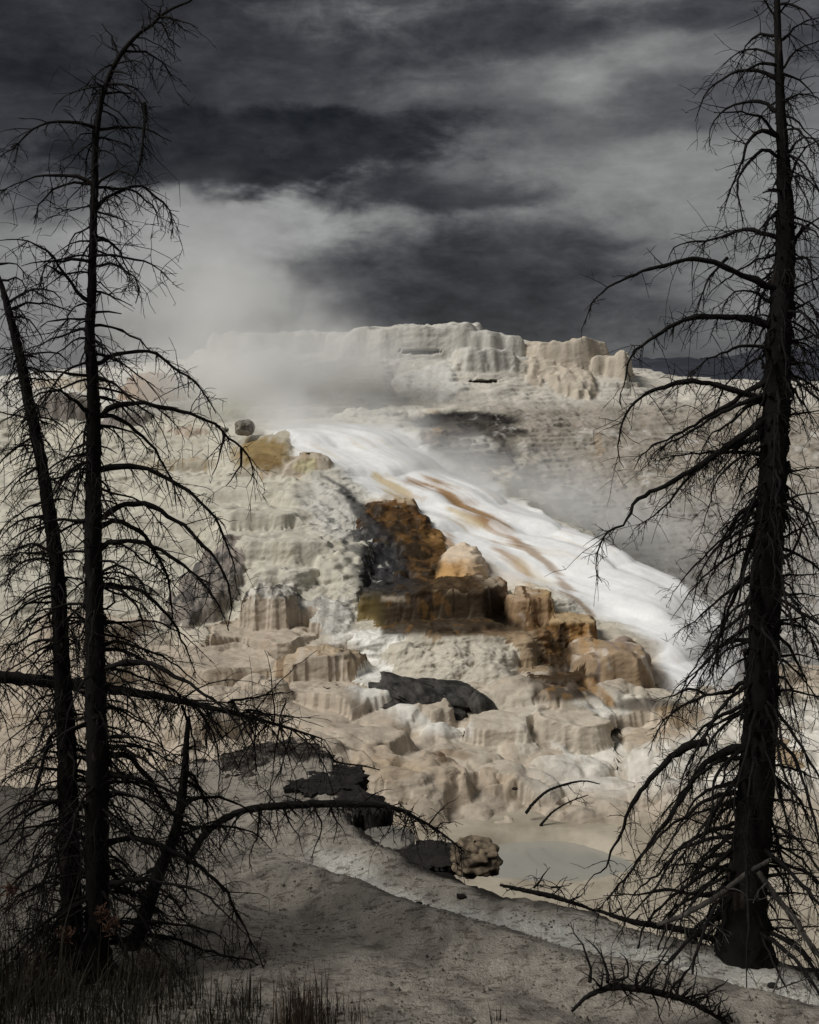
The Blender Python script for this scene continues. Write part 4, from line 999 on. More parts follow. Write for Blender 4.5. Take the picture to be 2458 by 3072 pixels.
RIGHT = crop(1229, 0, .7125, '''1540 150 1480 145 1430 180 1390 250 1370 300
1538 275 1490 262 1440 280 1390 330 1360 400
1535 330 1470 295 1380 300 1300 345 1240 400 1215 470 1205 510
1540 470 1500 435 1440 425 1370 440 1310 480 1270 540 1265 610
1545 570 1490 500 1430 480 1370 470 1280 475
1550 575 1490 550 1440 580 1410 640 1390 720 1350 800 1325 900
1550 660 1500 625 1450 660 1400 720 1380 780 1395 880 1410 950
1540 240 1500 215 1440 205 1370 230 1320 270
1535 60 1500 10 1460 -30
1540 1000 1480 980 1410 965 1330 990 1250 1015 1160 1020 1110 1050 1085 1100
1510 1205 1440 1175 1340 1130 1270 1100 1200 1090 1120 1105 1040 1125 960 1150 880 1185 800 1240 760 1290 735 1370
1340 1085 1300 1130 1250 1190 1220 1270 1195 1330
1560 900 1510 920 1500 980 1470 1060 1440 1140
1570 170 1620 120 1680 85 1760 70
1575 290 1620 220 1700 180 1780 150
1580 310 1650 350 1700 400 1720 430
1580 430 1640 395 1700 400 1740 450
1590 650 1640 590 1700 580 1740 640
1600 760 1640 660 1700 600 1780 570
1610 1040 1650 980 1725 920 1800 900
1560 20 1620 20 1680 60 1720 130
1555 60 1590 10 1630 -40''') + crop(1700, 600, .4394, '''1390 855 1240 815 1090 800 960 795 850 805 740 850 640 910 540 980 460 1040 420 1120 400 1220 370 1330 360 1380 380 1420
1380 1030 1300 1000 1180 1005 1080 1040 980 1080 880 1160 820 1200
1370 1400 1290 1350 1190 1310 1060 1270 950 1245 850 1240 740 1255 620 1290 530 1330 450 1400 400 1480 370 1580 345 1690 370 1790 395 1830
1370 1250 1250 1290 1150 1370 1050 1430 920 1500 800 1580 650 1650 560 1700 490 1780 460 1840
1370 1320 1200 1390 1000 1480 850 1580 700 1660 600 1730 560 1800
1360 1500 1250 1580 1130 1660 1050 1720 880 1830 780 1890 650 1960 560 2000 470 2060 420 2170 390 2215 330 2245 260 2290 220 2390 200 2460 210 2540 250 2620
1350 1740 1230 1720 1060 1720 900 1730 720 1750 640 1760
1365 1620 1250 1640 1100 1700 1000 1740 900 1840 800 1930 720 2040 620 2130 460 2250
1390 700 1300 640 1230 620 1150 630 1090 690 1060 760
1380 560 1340 640 1300 760 1250 900 1180 980
1540 310 1600 210 1680 150 1780 100
1560 400 1630 390 1660 450 1680 560 1725 680
1550 610 1620 580 1725 520 1800 490
1540 760 1660 700 1700 790 1740 880
1540 960 1650 940 1725 920 1800 930
1550 970 1650 990 1700 1040 1740 1120
1540 1280 1600 1370 1650 1430 1720 1560
1530 1470 1620 1450 1780 1430
1540 1120 1620 1110 1700 1150 1760 1230''') + crop(1700, 1400, .4394, '''1310 240 1240 290 1150 350 1080 410 1010 465
1330 750 1240 780 1130 830 1010 940 860 1070 790 1105
1320 200 1250 330 1180 500 1130 700 1090 860
1310 400 1240 580 1190 780 1100 1000 1040 1200 1000 1400 960 1530
1300 600 1260 850 1200 1050 1120 1250 1060 1450
1250 1470 1170 1490 1120 1540 1000 1550 880 1590 760 1650 680 1720 630 1800 595 1875
950 1560 880 1515 800 1525 720 1560 620 1590
1220 1620 1080 1690 960 1760 850 1870 760 1930 640 2040
1510 40 1620 15 1760 0
1510 230 1600 190 1760 170
1490 480 1600 420 1760 360
1490 740 1590 735 1780 725
1490 880 1600 870 1760 890
1480 1050 1600 1030 1780 1000
1480 1290 1600 1290 1760 1330
1480 1530 1600 1540 1780 1580
1480 1180 1560 1300 1640 1480 1680 1650
1500 620 1560 560 1620 380 1680 260''') + crop(1700, 2200, .4394, '''960 60 830 90 700 170 600 280 500 400 430 530 370 680 310 800 260 920 190 970 130 1030 130 1100
1190 100 1080 130 960 190 860 330 720 540 560 760 420 960 310 1090 200 1230
1180 170 1080 175 980 220 850 330 720 480 640 580
1140 760 1040 680 920 620 820 575 720 590
1150 660 1040 650 920 690 840 740 720 820 600 920
1150 330 1000 540 850 750 760 870 660 1030
1130 840 1000 840 900 880 800 960
1130 940 950 910 800 890 640 930
1180 410 1060 420 930 470 820 570 700 640 580 760 440 950
1120 1000 1040 1080 940 1110 700 1070 450 1100 250 1110
1400 220 1500 230 1620 270 1780 330
1380 460 1480 455 1600 490 1760 540
1400 690 1550 710 1780 770
1380 800 1500 790 1600 790 1720 820
1370 970 1480 960 1600 960 1780 990
1370 1090 1500 1090 1780 1115
1350 1330 1500 1330 1780 1320
1360 1280 1480 1270 1600 1300
1420 300 1480 500 1520 700 1530 900
1400 600 1450 780 1500 950 1560 1150''')
G_D = 'charred dead conifers framing the view'
make_tree('dead_conifer', 'massive black dead conifer with drooping branches at the right edge', RIGHT_TRUNK, 15.0, [14,17,24,30,44,56,68,72,78,80,84,90,97,105,113,128], RIGHT, 5, 190, G_D, lambda t: .55 + 2.2 * t, flakes=260, twig_len=.50, thick=1.25, hang=1.5)
LEFT_TRUNK = [(640,-60),(575,0),(527,21),(484,46),(456,75),(427,93),(399,118),(370,153),(349,185),(331,221),(317,260),(306,292),(296,342),(291,385),(285,456),(285,556),(281,641),(279,727),(277,800),(276,890),(270,1000),(281,1210),(281,1425),(281,1710),(286,1995),(292,2280),(292,2500),(292,2720),(292,2960)]
LEFT = crop(0, 0, .7125, '''500 225 480 180 460 140 435 100
540 215 600 215 650 235 690 270 715 310 740 340
460 360 520 355 570 370 600 400 625 440
520 360 570 400 600 450 620 510
610 430 608 540 600 640 580 710 560 760
405 535 360 520 290 515 230 518 170 525 120 560 80 600 40 630 -20 665
425 545 480 535 540 535 600 545 650 555 690 575 720 597
390 780 350 755 300 740 240 735 180 742 120 755 60 775 -10 820
345 775 290 775 230 800 190 840 160 880 145 950
415 780 450 740 500 720 550 730 600 780
410 880 430 850 480 820 540 790 600 785 640 810 680 850 720 890 725 1000
390 870 320 880 260 885
420 790 480 793 540 795 600 830 640 860 670 950
440 370 410 350 380 320
410 385 380 440 340 475
420 580 480 590 530 610 555 640
415 890 460 905 510 925 550 950
600 130 602 70
632 100 634 40
670 65 690 0
690 75 760 90 835 115
680 100 720 165 760 205
520 215 550 260 590 315''') + crop(0, 700, .4638, '''640 25 700 45 760 100 800 170 830 250 845 320
635 145 740 145 850 165 950 190 1030 235 1085 295
635 210 720 200 800 230 870 280 890 370 885 455
560 440 520 400 440 290 380 210 330 140 260 85 190 55 100 42 -20 48
400 265 330 220 300 205 260 320 250 380
570 185 480 170 400 185 330 175 230 185 140 210
630 380 700 400 760 420 850 470
630 600 720 605 810 640 900 690 970 750 1000 780
640 840 720 790 800 770 900 760 1000 780 1090 840 1190 910 1270 970 1330 1050 1370 1110 1400 1160
650 1180 720 1120 800 1100 900 1095 1000 1110 1100 1130 1200 1160 1300 1195 1400 1240 1460 1300 1520 1360 1580 1400 1620 1470 1640 1540 1600 1650
1450 1300 1430 1400 1410 1480 1380 1560
1560 1390 1560 1480 1500 1580 1460 1640
650 1180 740 1180 830 1240 920 1310 1000 1400 1050 1480 1090 1560 1130 1640 1140 1760
660 1530 740 1505 830 1500 940 1520 1040 1560 1130 1610 1210 1660 1290 1725 1370 1815 1430 1915 1480 2055 1520 2175 1535 2295
640 930 720 960 820 1050 880 1100
650 1240 760 1250 880 1310 990 1420
560 1150 500 1100 440 1050 380 1020 300 1025 230 1060 130 1130 60 1210
555 920 450 910 370 890 280 890 190 910 80 960
540 620 450 640 350 680 260 720 150 770
540 550 440 550 330 570 250 600
560 1500 530 1560 510 1650 490 1760''') + crop(0, 1500, .4638, '''660 115 720 60 800 30 900 20 1000 50 1100 110 1200 170 1290 260 1360 340 1430 440 1480 560 1500 690 1480 830
665 165 730 140 800 150 880 185 950 250 1010 340 1060 440 1100 560 1110 700 1110 900
660 310 720 275 840 265 960 290 1060 330 1160 400 1260 480 1340 560 1400 660 1460 770 1480 850
670 545 760 555 880 580 980 640 1060 720 1130 810 1190 920 1240 1040 1270 1160
690 560 770 580 850 640 890 690 920 800 940 940
680 930 780 915 900 950 1020 1000 1130 1060 1230 1140 1300 1200
690 1090 760 1060 870 1045 990 1070 1100 1120 1220 1180 1320 1250 1400 1310 1500 1400 1560 1500 1600 1650 1610 1760
660 460 760 420 860 470 930 560 980 630
560 140 450 125 350 130 220 170 100 240 -20 320
690 700 740 660 730 560 680 480
700 960 800 970 900 1030 1000 1110 1060 1190 1100 1240
680 780 780 800 860 860 960 870 1020 850''') + crop(0, 2200, .5217, '''620 20 720 15 850 40 960 100 1050 160
620 80 720 70 850 90 960 150 1050 190
620 120 720 130 830 220 940 380 1000 480 1050 600 1080 700 1080 860 1060 1000
630 280 750 280 860 330 950 400 1030 520
635 625 720 605 850 625 950 660 1080 720 1200 810 1300 910 1370 1040 1430 1160 1500 1300 1530 1370
640 870 740 845 900 850 1060 880 1180 930 1260 1000 1350 1080 1430 1180
640 1090 900 1090 1050 1105 1200 1130 1270 1170 1330 1260
640 1200 800 1165 950 1170 1080 1210 1200 1250 1320 1285 1430 1300 1530 1370 1620 1440
640 1310 780 1450 900 1480 1050 1510 1200 1550 1350 1580 1500 1620
630 700 720 760 800 860 870 960
490 640 440 620 380 640 300 720 240 800''')
make_tree('dead_conifer', 'tall charred dead conifer with bent tip standing in the left foreground', LEFT_TRUNK, 13.0, [4,6,8,9,10,11,12,13,14,15,16,16,17,18,19,21,22,23,24,26,29,37,45,51,58,64,67,70,76], LEFT, 11, 150, G_D, lambda t: .4 + 1.6 * t, flakes=150, twig_len=.44)
LEFT2_TRUNK = [(-30,780),(0,841),(28,940),(57,1054),(88,1211),(121,1368),(142,1496),(171,1710),(185,1995),(199,2209),(206,2422),(214,2720),(222,2940)]
LEFT2 = crop(0, 700, .4638, '''60 450 130 400 200 360 280 355 340 370 390 410 415 480
80 490 160 455 250 450 350 465 440 490 500 505
100 545 160 550 210 580 250 640 280 720
150 790 250 770 340 770 420 800 480 860
180 910 90 950 0 1010 -40 1050
40 300 100 290 150 320 190 400
20 200 80 190 140 230 165 300
190 1060 260 1120 300 1060 340 1020
220 1190 300 1190 380 1230 450 1290
180 1190 90 1180 0 1160 -40 1150
240 1320 140 1360 50 1430 -20 1520
270 1500 160 1560 80 1640 20 1740
310 1600 400 1580 500 1575 560 1590
100 740 40 750 -30 740''') + crop(0, 1500, .4638, '''310 350 200 350 100 345 -20 360
300 310 230 285 150 295 80 340 -20 410
320 390 200 380 120 420 60 480 20 560
350 910 250 910 170 950 90 1010 -20 1060
340 940 260 1010 180 1120 150 1200
300 100 200 120 100 140 40 200 -20 280
340 560 220 600 120 660 40 720 -20 760
350 720 260 760 200 840 160 940''') + crop(0, 2200, .5217, '''340 400 200 390 90 410 -20 470
350 520 200 530 60 560 -20 590
340 210 250 195 150 210 60 250 -20 300
330 860 220 870 140 920 60 1000
300 0 240 200 180 380 130 560 110 700
340 600 280 560 200 680 170 860
350 1060 240 1020 120 1000
360 1140 200 1130 40 1135''')
make_tree('dead_conifer', 'thinner dead conifer leaning in beside the tall one at the left edge', LEFT2_TRUNK, 13.5, [8,14,22,28,32,34,36,42,48,54,58,62,66], LEFT2, 23, 150, G_D, lambda t: .4 + 1.6 * t, flakes=60, twig_len=.46)
LEAN_TRUNK = [(566,2150),(560,2230),(553,2330),(540,2430),(522,2513),(480,2610),(450,2700),(417,2800),(400,2860)]
LEAN = crop(0, 2200, .5217, '''1040 450 1100 385 1200 365 1300 375 1400 430 1500 490 1550 540
1000 600 1100 560 1200 520 1300 470 1360 460 1420 440
960 680 900 640 880 560 900 480
1020 500 1120 540 1250 530 1400 550 1500 600 1560 680
870 900 960 940 1020 980 1060 1060
880 880 980 930 1050 1000
1000 620 1080 690 1160 780 1220 860
1050 200 1120 260 1180 380 1200 520 1180 640
1055 260 1150 330 1230 440 1260 560''')
make_tree('dead_sapling', 'short leaning dead trunk right of the twin charred trunks', LEAN_TRUNK, 14.2, [12,18,24,28,33,38,42,46,52], LEAN, 31, 45, G_D, lambda t: .9, flakes=10, twig_len=.40, lean_dd=.8)

# ------------------------------------------------------------------ fallen wood, rocks, undergrowth
def fallen(name, label, px, D, dd, widths, limbs, seed, fill, fill_len, up=0.0, cat='dead tree', mat=None, twig=.36, dens=12, group=None):
    rs = np.random.RandomState(seed); pts = limb_from_px(px, D, dd); base = pts[0]
    root = bpy.data.objects.new(name, None); col.objects.link(root); root.location = base; root.empty_display_size = .3
    tag(root, label, cat, group)
    n = 70; c = catmull(pts, n); rad = np.interp(np.linspace(0, 1, n), np.linspace(0, 1, len(widths)), widths) / F * D / 2
    c[1:] += (rs.rand(n - 1, 3) - .5) * rad[1:, None] * .25
    tb = Tubes(); tb.add(c, rad, 10, .14, rs); tb.build('trunk', mat or M_BARK, root, base)
    for lp in limbs:
        tb = Tubes(); add_branch(tb, limb_from_px(lp, D, rs.uniform(-.6, .6)), .017, .004, rs, dens=dens, tl=twig, droop=.3); tb.build('branch', mat or M_TWIG, root, base)
    for k in range(fill):
        i = rs.randint(int(n * .12), n); th = rs.uniform(0, 2 * np.pi)
        o = np.array([rs.normal(.25, .5), rs.normal(0, .7), up + rs.normal(-.1, .5)]); o /= np.linalg.norm(o)
        L = fill_len * rs.uniform(.3, 1.2); p = [c[i]]
        for q in range(4):
            o = o + np.array([0, 0, -.22 if up <= 0 else .05]) + rs.normal(0, .12, 3); o /= np.linalg.norm(o); p.append(p[-1] + o * L / 4)
        tb = Tubes(); add_branch(tb, p, min(.012, rad[i] * .7), .003, rs, dens=dens * .8, tl=twig * .8, droop=.3); tb.build('branch', mat or M_TWIG, root, base)
    return root
M_GREYWOOD = simple_mat('weathered_wood', (.02, .018, .016), (.075, .068, .06), 6.0, .85, .5, .01, (1, 1, .4))
fallen('fallen_conifer', 'fallen dead conifer caught level across the twin trunks on the left', [(-420,1985),(-60,2025),(150,2045),(300,2065),(480,2090),(640,2125),(800,2165),(965,2215)], 14.2, 1.4, [44,40,38,34,28,18,12,5],
       crop(500, 1500, .4638, '''250 1350 450 1370 700 1390 930 1415
400 1310 560 1275 700 1250 820 1240
420 1290 480 1400 560 1600 600 1800
200 1350 300 1500 340 1700 330 1950
100 1330 160 1500 200 1750 190 1950
520 1360 620 1380 700 1440 760 1500'''), 41, 120, 1.1, twig=.40, dens=16)
fallen('fallen_conifer', 'fallen dead tree with hanging twigs bridging the black bank in the middle', [(560,2590),(610,2510),(660,2465),(732,2432),(850,2416),(1000,2412),(1167,2420),(1260,2460),(1340,2510),(1393,2556)], 16.8, 1.2, [24,22,21,22,24,22,16,11,7,4],
       crop(500, 2400, .58, '''600 40 640 120 690 200 700 260
760 30 800 120 780 220 740 320
850 40 880 130 860 220
1240 70 1230 140 1210 220
1180 40 1160 130 1110 210
400 60 330 150 270 250 240 360
480 50 470 180 430 280 440 380'''), 43, 90, .6, twig=.28, dens=18)
fallen('fallen_branch', 'arched dead branch with upright twigs lying at the lower right', [(1715,3035),(1770,2985),(1850,2962),(1960,2975),(2080,3010),(2210,3090)], 11.7, .2, [8,17,20,19,14,7],
       crop(1700, 2200, .4394, '''160 1700 158 1600 130 1480 60 1380 30 1290
280 1700 265 1580 220 1480 130 1390
490 1750 560 1670 640 1560 720 1430
680 1800 740 1720 830 1620 880 1540
860 1840 980 1770 1110 1690
480 1740 470 1680 500 1600 560 1560
330 1700 420 1650 410 1560 370 1500'''), 47, 46, .38, up=.45, cat='branch', twig=.2, dens=16)
fallen('dead_log', 'pale grey dead log slanting down right of the massive trunk', [(2275,2615),(2330,2690),(2385,2760),(2430,2830),(2490,2905)], 14.0, -.2, [16,18,18,16,14], [], 51, 6, .5, cat='log', mat=M_GREYWOOD)
fallen('dead_log', 'grey dead log leaning left from the massive trunk into the debris', [(2311,2580),(2240,2620),(2150,2690),(2051,2745),(1972,2775)], 14.3, .8, [12,15,16,15,12], [], 53, 12, .6, cat='log', mat=M_GREYWOOD)
fallen('dead_log', 'dark driftwood log along the pool edge', [(1500,2655),(1580,2672),(1660,2690),(1740,2715),(1790,2735)], 17.4, -.4, [8,13,15,12,7], crop(1000, 2100, .58, '''1060 950 1090 900 1120 865
1040 970 1080 930 1100 960
1130 970 1180 965 1235 952'''), 55, 12, .35, up=.2, cat='log')
fallen('dead_log', 'dark log half buried in debris left of the massive trunk base', [(1790,2730),(1900,2765),(2050,2790),(2180,2830)], 15.9, -.4, [9,17,20,17], [], 57, 26, .5, up=.15, cat='log', twig=.25)
fallen('bare_stick', 'bare curved stick standing out of the pool edge by the clustered boulder', [(1578,2440),(1600,2410),(1640,2375),(1690,2355),(1750,2343),(1800,2352)], 35.6, .3, [10,9,8,7,5,3], [], 61, 5, .5, up=.1, cat='stick')
fallen('bare_stick', 'thin straight stick beside the bare curved stick', [(1620,2478),(1660,2435),(1710,2405),(1765,2385)], 35.3, .3, [8,6,4,3], [], 63, 4, .5, up=.1, cat='stick')
fallen('bare_stick', 'dark twig lying on the cream rocks above the black bank', [(960,2275),(1030,2290),(1100,2300),(1140,2310)], 24.0, .2, [7,6,5,3], [], 65, 8, .25, up=.4, cat='stick', twig=.12)
fallen('bare_stick', 'pale slanting stick on the crust below the massive trunk', [(2318,2985),(2340,2920),(2362,2860)], 13.6, .2, [5,5,4], [], 67, 5, .25, up=.3, cat='stick', mat=M_GREYWOOD, twig=.12)
fallen('bare_stick', 'thin twig lying flat right of the pale slanting stick', [(2330,2968),(2380,2950),(2425,2935)], 13.7, .1, [5,4,3], [], 69, 4, .15, cat='stick', mat=M_GREYWOOD, twig=.1)

def rock(name, label, c, size, mat, seed, lump=.0, noise=.25, power=2.6, nu=90, nv=60, cat='rock', parent=None):
    u = np.linspace(0, 2 * np.pi, nu, endpoint=False); v = np.linspace(.02, np.pi - .02, nv); U, W_ = np.meshgrid(u, v)
    sp = lambda a, p: np.sign(a) * np.abs(a) ** (2 / p)
    x = sp(np.sin(W_), power) * sp(np.cos(U), power); y = sp(np.sin(W_), power) * sp(np.sin(U), power); z = sp(np.cos(W_), power)
    k = 1 + noise * (fbm(x * 1.3 + z * .9 + seed, y * 1.3 - z * 1.1, seed, 5, .55) - .5) * 2
    if lump > 0: k = k + lump * (dome(worley(x * 2.2 + .5 * y + seed, z * 2.4 + y * 1.2, seed + 1)[0], .8) - .5)
    V = np.stack([x * k * size[0], y * k * size[1], z * k * size[2]], -1).reshape(-1, 3)
    ix = np.arange(nu * nv).reshape(nv, nu); nx = np.roll(ix, -1, axis=1)
    Q = np.stack([ix[1:], nx[1:], nx[:-1], ix[:-1]], -1).reshape(-1, 4)
    me = mesh_np(name, V, Q); me.materials.append(mat); o = link(name, me, parent); o.location = c
    return tag(o, label, cat) if label else o
M_BANK = simple_mat('dark_bank_crust', (.022, .019, .016), (.075, .066, .055), 2.2, .9, .8, .06, (1, 1, 1.6))
M_BLACK = simple_mat('black_shade_and_stone', (.006, .0055, .005), (.018, .015, .013), 3.0, .9, .8, .05)  # near-black colour stands in for shade under the bank; dark stones share it
M_LUMP = simple_mat('knobbly_lime', (.06, .045, .03), (.20, .155, .105), 5.5, .8, .4, .03)
M_GREYROCK = simple_mat('grey_boulder', (.06, .056, .045), (.26, .245, .20), 2.6, .85, .8, .06)
def slab(name, label, c, rx, ry, th, mat, seed, rot=0.0, jag=.35, cat='rock'):
    nu, nt, ns = 120, 14, 7
    th_ = np.linspace(0, 2 * np.pi, nu, endpoint=False)
    rim = 1 + jag * (fbm(np.cos(th_) * 2.2 + seed, np.sin(th_) * 2.2, seed, 6, .65) - .5) * 2
    pts = []
    for k in range(nt):
        r = (k / (nt - 1)) ** .8; x, y = np.cos(th_) * rx * rim * r, np.sin(th_) * ry * rim * r
        z = th * .5 + .16 * th * 4 * (fbm(x * 2.2 + seed, y * 2.2, seed + 1, 5, .6) - .5) - .10 * th * r ** 4
        pts.append(np.stack([x, y, z], -1))
    for k in range(1, ns + 1):
        q = k / ns; ins = 1 - .10 * q - .10 * (hash2(np.full(nu, k), (th_ * 3).astype(int), seed) - .5)
        ins = ins + .10 * (fbm(th_ * 5, np.full(nu, k * 1.7), seed + 2, 3) - .5)
        pts.append(np.stack([np.cos(th_) * rx * rim * ins, np.sin(th_) * ry * rim * ins, th * (.45 - 1.3 * q) + .0 * th_], -1))
    V = np.concatenate(pts); R_ = nt + ns; ix = np.arange(R_ * nu).reshape(R_, nu); nx = np.roll(ix, -1, axis=1)
    Q = np.stack([ix[1:], nx[1:], nx[:-1], ix[:-1]], -1).reshape(-1, 4)[:, ::-1]
    me = mesh_np(name, V, Q, smooth=False); me.materials.append(mat); o = link(name, me); o.location = c; o.rotation_euler = (0, 0, rot)
    return tag(o, label, cat)
M_DULL = simple_mat('dull_bank', (.035, .031, .027), (.15, .135, .115), 4.5, .9, .9, .05)
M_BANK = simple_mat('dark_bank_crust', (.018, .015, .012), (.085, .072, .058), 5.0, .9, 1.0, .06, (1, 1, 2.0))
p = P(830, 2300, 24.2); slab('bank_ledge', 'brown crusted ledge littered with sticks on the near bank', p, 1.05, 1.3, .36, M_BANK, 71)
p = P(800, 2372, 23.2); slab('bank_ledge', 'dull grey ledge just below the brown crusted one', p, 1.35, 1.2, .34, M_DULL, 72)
p = P(985, 2352, 22.8); slab('undercut_bank', 'bank edge painted black for hollow shade between ledge and boulders', p, .66, .9, .26, M_BLACK, 74, rot=-.4, jag=.5)
p = P(1070, 2425, 21.7); slab('undercut_bank', 'undercut bank edge with its shade painted black beside the cream boulders', p, .46, .8, .34, M_BLACK, 73, rot=.6, jag=.5)
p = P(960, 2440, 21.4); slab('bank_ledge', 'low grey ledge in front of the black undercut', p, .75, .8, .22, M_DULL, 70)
p = P(1300, 2572, 19.6); slab('undercut_bank', 'low bank shelf painted black as undercut shade behind the hanging twigs', p, .62, .6, .16, M_BLACK, 75)
for k, (a1, b1, a2, b2, dd_) in enumerate([(700,2270,830,2262,24.4),(760,2285,900,2300,24.2),(830,2258,960,2285,24.4),(730,2310,800,2285,23.9),(880,2330,960,2310,23.6),(820,2350,905,2372,23.0)]):
    lbs = ['pale stick at the left end of the brown crusted ledge','longer pale stick across the brown crusted ledge','pale stick at the right end of the brown crusted ledge','short stick leaning on the dull grey ledge','short stick beside the black hollow edge','stick lying across the dull grey ledge']
    fallen('bare_stick', lbs[k], [(a1, b1), ((a1 + a2) / 2, (b1 + b2) / 2 - 4), (a2, b2)], dd_, .2, [5, 5, 3], [], 300 + k, 3, .15, cat='stick', mat=M_GREYWOOD, twig=.1)
p = P(1425, 2572, 19.2); rock('knobbly_rock', 'knobbly brown rock at the left edge of the pool', p, (.34, .4, .22), M_LUMP, 76, lump=.34, noise=.30)
p = P(1165, 2525, 20.2); rock('grey_hump', 'smooth grey hump on the bank above the white runnel', p, (.42, .5, .15), simple_mat('grey_hump_crust', (.12, .112, .10), (.24, .225, .195), 2.0, .85, .5, .04), 77, noise=.15)
M_SLAB = simple_mat('dark_slab', (.012, .011, .010), (.075, .07, .064), 1.6, .85, .8, .05, (1.6, 1, .5))
p = P(1285, 2092, 43.8); o = rock('dark_slab', 'dark grey eroded slab jutting from the cream pillows', p, (1.75, 1.2, .40), M_SLAB, 81, noise=.42, power=3.2, lump=.12); o.rotation_euler = (.12, .16, .05)
p = P(1455, 2128, 42.8); o = rock('dark_slab', 'grey drooping tail at the right end of the dark slab', p, (.62, .6, .34), M_SLAB, 82, noise=.25, power=3.2); o.rotation_euler = (0, .75, 0)
p = P(735, 1283, 69.5); rock('grey_boulder', 'speckled grey boulder perched on the olive gold mound', p, (.52, .5, .42), M_GREYROCK, 78, lump=.15, noise=.22)
p = P(675, 1290, 70); rock('grey_boulder', 'small grey stone left of the perched boulder', p, (.22, .2, .14), M_GREYROCK, 79, noise=.22, nu=30, nv=20)
for (a, b_, r, d_, lb) in [(2318,2956,.055,13.9,'small black stone on the white crust below the massive trunk'),(2358,3052,.07,12.7,'black stone at the lower right corner'),(1385,2690,.07,17.0,'small dark stone on the white runnel'),(2400,2905,.05,14.8,'dark pebble right of the massive trunk base'),
                         (1255,2712,.05,16.0,'dark pebble on the grey crust in the middle'),(1545,2366,.08,36.0,'tiny black stone on the clustered boulder')]:
    p = P(a, b_, d_); rock('dark_stone', lb, p, (r, r * .8, r * .45), M_BLACK, int(a), noise=.5, nu=16, nv=10, cat='stone')

# gravel on the crust: too fine to count
rs = np.random.RandomState(91); V = []; Q = []
N = 9000
gy_ = 11 + 9.5 * rs.rand(N) ** 1.2; gx_ = (rs.rand(N) * .80 - .40) * gy_
gz_, ge_, gd_ = fg_height(gx_, gy_)
ok = (ge_ < -.15) & (np.abs(gd_) > .5) & (fbm(gx_ * .8, gy_ * .8, 93, 3) > .44)
oct_ = np.array([(1, 0, 0), (0, 1, 0), (-1, 0, 0), (0, -1, 0), (0, 0, .8), (0, 0, -.5)]); tri = np.array([(0, 1, 4), (1, 2, 4), (2, 3, 4), (3, 0, 4), (1, 0, 5), (2, 1, 5), (3, 2, 5), (0, 3, 5)])
k0 = 0
for x, y, z in zip(gx_[ok], gy_[ok], gz_[ok]):
    r = rs.uniform(.006, .02) * (2.0 if rs.rand() < .05 else 1)
    V.append(oct_ * r * rs.uniform(.6, 1.4, (6, 3)) + (x, y, z + r * .2)); Q.append(tri + k0); k0 += 6
me = mesh_np('gravel', np.concatenate(V), np.concatenate(Q), smooth=False); me.materials.append(simple_mat('gravel', (.045, .04, .034), (.20, .18, .15), 9.0, .9, .2, .01))
tag(link('gravel', me), 'loose grey gravel scattered on the foreground crust', None, None, 'stuff')

# grass and dry stalks
def blades(xs, ys, hs, ws, rs, lean=.35):
    n = len(xs); zs, _, _ = fg_height(np.asarray(xs), np.asarray(ys)); V = []; Q = []
    for i in range(n):
        th = rs.uniform(0, 2 * np.pi); l = lean * rs.rand() * hs[i]; d = np.array([math.cos(th), math.sin(th), 0])
        s_ = np.array([-d[1], d[0], 0]) * ws[i]; b = np.array([xs[i], ys[i], zs[i] - .02])
        m = b + d * l * .3 + np.array([0, 0, hs[i] * .55]); t = b + d * l + np.array([0, 0, hs[i] * (1 - .15 * rs.rand())])
        k = len(V) * 6; V.append([b - s_, b + s_, m + s_ * .7, m - s_ * .7, t + s_ * .15, t - s_ * .15]); Q += [(k, k + 1, k + 2, k + 3), (k + 3, k + 2, k + 4, k + 5)]
    return np.array(V).reshape(-1, 3), np.array(Q)
M_GRASS = simple_mat('dark_grass', (.008, .009, .005), (.028, .026, .014), 5.0, .8, .1, .005)
M_STRAW = simple_mat('dry_grass', (.018, .013, .008), (.07, .05, .03), 7.0, .8, .1, .005)
rs = np.random.RandomState(95)
N = 9000
by = 10.2 + 4.2 * rs.rand(N); bx = by * (-.42 + .30 * rs.rand(N) ** 1.5)
kp = fbm(bx * 1.2, by * 1.2, 97, 3) + .35 * (-.16 - bx / by) / .2 - .08 * (by - 11) > .40
bx, by = bx[kp], by[kp]
V, Q = blades(bx, by, rs.gamma(2.0, .10, len(bx)) + .04, rs.uniform(.003, .008, len(bx)), rs, .8)
me = mesh_np('grass', V, Q); me.materials.append(M_GRASS); tag(link('grass', me), 'dark unkempt grass filling the lower left corner', None, None, 'stuff')
for (a, b_, d_, n, sp, hh, lb) in [(905,3040,11.35,260,.30,.62,'dry brown grass tuft at the bottom edge left of centre'),(430,2960,12.6,160,.35,.5,'dry grass tuft at the foot of the leaning dead trunk'),(130,2960,12.2,200,.4,.6,'tall straw tuft at the foot of the left trunks'),(1490,3062,11.5,24,.10,.22,'lone short stalks at the bottom edge'),(1050,3050,11.4,60,.25,.35,'sparse straw right of the dry brown tuft')]:
    c = P(a, b_, d_); th = rs.rand(n) * 6.28; r = sp * rs.rand(n) ** .8
    xs = c[0] + np.cos(th) * r; ys = c[1] + np.sin(th) * r
    V, Q = blades(xs, ys, rs.uniform(.3, 1, n) * hh, rs.uniform(.003, .006, n), rs, .5)
    o0 = (c[0], c[1], float(fg_height(np.array([c[0]]), np.array([c[1]]))[0][0]))
    me = mesh_np('grass_tuft', V - np.array(o0), Q); me.materials.append(M_STRAW); o = link('grass_tuft', me); o.location = o0
    tag(o, lb, 'grass', 'dry tufts in the foreground')
